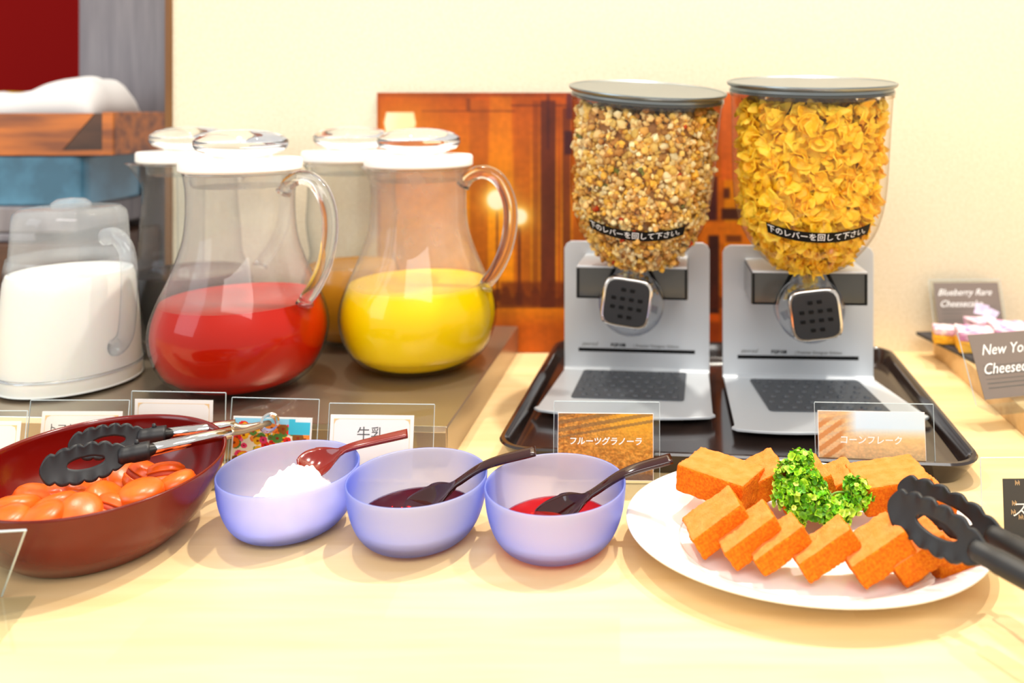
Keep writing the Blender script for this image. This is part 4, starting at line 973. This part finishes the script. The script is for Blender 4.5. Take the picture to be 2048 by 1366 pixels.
holder((pos(1213,.79), .785, 0), math.radians(-1.5), .101, .0735, 6, 'acrylic holder with brown wheat card reading フルーツグラノーラ', card=(.0915, .062, -.001, .0015, M['card'], lambda c, cw, ch, cx, cz: (print_panel('wheat_print', cw-.001, ch-.001, 130, 90, wheat(False), M['photo'], c, y=-.0011, x0=cx-cw/2+.0005, z0=cz+.0005), flat_text('フルーツグラノーラ', .0078, cx+.0, cz+ch*.575, M['whiteprint'], c, y=-.0014, shear=.1, bold=.00015))), cat='sign')
holder((pos(1752,.783), .783, 0), math.radians(-3), .112, .0725, 7, 'acrylic holder with glare-paled field card reading コーンフレーク', card=(.101, .064, -.003, .0015, M['card'], lambda c, cw, ch, cx, cz: (print_panel('field_print', cw-.001, ch-.001, 130, 90, wheat(True), M['photo'], c, y=-.0011, x0=cx-cw/2+.0005, z0=cz+.0005), flat_text('コーンフレーク', .0085, cx-.001, cz+ch*.58, M['whiteprint'], c, y=-.0014, shear=.1, bold=.00015))), cat='sign')
# front right charcoal card
def black_card(c, cw, ch, cx, cz):
    flat_text('ス', .014, cx-cw/2+.013, cz+ch*.52, M['whiteprint'], c, y=-.0012, shear=.1)
    mb = MB()
    for (x, z) in ((.010, .047), (.006, .024), (.012, .020), (.007, .031)):
        for k in range(5): mb.box(cx-cw/2+x+k*.0008, cx-cw/2+x+k*.0008+.0003, -.0012, -.001, cz+z+(k % 2)*.001, cz+z+.004-(k % 3)*.0008)
    mb.build('gold_leaf_motif', M['gold'], c)
holder((.294+.055, .668, 0), math.radians(1), .11, .070, 4, 'acrylic holder with charcoal card at the right edge, beyond the black tongs', card=(.088, .052, .006, .002, M['blackcard'], black_card))
# front left holder seen from behind
t = thing('label_holder', 'empty clear acrylic holder leaning at the lower left corner of the photo', 'sign', (-.47, .59, 0), 0)
a, b = Vector((-.4495, .600, .0012)), Vector((-.402, .558, .0705)); off = Vector((-.10, -.012, 0)); o0 = Vector((-.47, .59, 0)); nrm = Vector((0, -.0012, -.0006))
q = [a-o0, b-o0, b+off-o0, a+off-o0]; mb = MB().add([tuple(p) for p in q]+[tuple(p+nrm) for p in q], [(0,1,2,3),(7,6,5,4),(0,4,5,1),(1,5,6,2),(2,6,7,3),(3,7,4,0)]); pn = mb.build('acrylic_pane', M['acrylic'], t)
MB().tube([q[0], q[1]], .0007, 6).build('pane_edge', M['acrylic_edge'], pn)
MB().tube([q[1], q[2]], .0007, 6).build('pane_edge', M['acrylic_edge'], pn)
q = [Vector((-.4256, .601, .0001)), Vector((-.412, .548, .0001)), Vector((-.52, .536, .0001)), Vector((-.53, .590, .0001))]; q = [p-o0 for p in q]; up = Vector((0, 0, .001))
MB().add([tuple(p) for p in q]+[tuple(p+up) for p in q], [(3,2,1,0),(4,5,6,7),(0,1,5,4),(1,2,6,5),(2,3,7,6),(3,0,4,7)]).build('acrylic_foot', M['acrylic'], t)
# ------------------------------------------------------------------ cheesecake station at right
o = MB().prism([(.4385,.875), (.457,1.206), (.78,1.206), (.76,.875)], .0003, .0295, 'z').build('wooden_riser', M['lightwood'], None, bevel=.001); tag(o, 'low pale wooden riser under the black slate platter', 'stand')
o = MB().prism([(.4275,1.193), (.459,1.035), (.62,1.012), (.62,1.193)], .0300, .0355, 'z').build('slate_platter', M['slate'], None, bevel=.0015); tag(o, 'black slate platter carrying the blueberry cheesecakes', 'platter')
def cheesecake(x, y, z, rz, sx, sy, hb_, ht_, label, tm=None, tilt=0):
    t = thing('cheesecake_piece', label, 'cake', (x, y, z), math.radians(rz), 'cheesecake squares on the slate'); t.rotation_euler = (math.radians(tilt), 0, math.radians(rz))
    def blk(z0, z1, s, m, nm):
        mb = slab_mesh(sx, sy, z1-z0, s); mb.v = [(a-sx/2, b-sy/2, c+z0) for a, b, c in mb.v]; mb.m = [0]*len(mb.f); mb.build(nm, m, t, smooth=True, weld=True)
    blk(0, hb_, 31+int(x*97), M['crust'], 'sponge_base'); blk(hb_, hb_+ht_, 41+int(x*91), tm or M['cheese'], 'cream_layer')
cheesecake(.447, 1.135, .0365, -14, .030, .028, .012, .009, 'small cheesecake square at the left tip of the slate')
cheesecake(.4730, 1.100, .0365, -14, .046, .046, .015, .012, 'cheesecake square standing out in front, pink swirled top')
cheesecake(.530, 1.125, .0365, -8, .046, .044, .014, .012, 'second pink swirled cheesecake square, behind the front card', tilt=6)
cheesecake(.572, 1.12, .0365, -4, .040, .046, .014, .013, 'cheesecake square topped with dark purple berries at right edge', M['berrytop'])
cheesecake(.512, 1.165, .0365, 10, .040, .036, .012, .012, 'cheesecake square in the rear row of the slate')
def berry_card(l1, l2, size, photo):
    def fn(c, cw, ch, cx, cz):
        flat_text(l1, size, cx-.004 if photo else cx-.008, cz+ch-size*1.1, M['whiteprint'], c, y=-.0012, shear=.45)
        flat_text(l2, size, cx-cw*(.12 if photo else .07), cz+ch-size*2.35, M['whiteprint'], c, y=-.0012, shear=.45)
        mb = MB()
        for k in range(6): mb.box(cx-cw*.42, cx+cw*(.42 if k % 3 == 0 else .25), -.0011, -.001, cz+ch*.5-k*.0048, cz+ch*.5-k*.0048+(.0004 if k % 3 == 0 else .0009))
        mb.build('small_print', M['ink'], c)
        if photo:
            mb = MB()
            for (x, z, s, r) in ((.018, .030, .014, .5), (.033, .024, .011, .2), (.026, .018, .009, 1.0)):
                mb.add([(cx+x+s*math.cos(r+q*math.pi/2), -.0013-.0001*s*100, cz+z+s*.75*math.sin(r+q*math.pi/2)) for q in range(4)], [(0, 1, 2, 3)])
            mb.build('berry_picture', pbr('lilac_print', (196,178,214), .6, var=((226,214,236), 90)), c)
    return fn
holder((pos(1935,1.185)-.000, 1.172, .0358), math.radians(2), .104, .076, 17, 'acrylic holder with grey card reading Blueberry Rare Cheesecake, against the wall', card=(.0945, .068, .001, .004, M['darkcard'], berry_card('Blueberry Rare', 'Cheesecake', .0128, True)), basel=.012)
holder((.452, .922, .0298), math.radians(15), .125, .078, 24, 'acrylic holder with grey card reading New York Cheesecake, at the right edge', card=(.108, .070, .003, .0045, M['darkcard'], berry_card('New York', 'Cheesecake', .0165, False)), basel=.03)
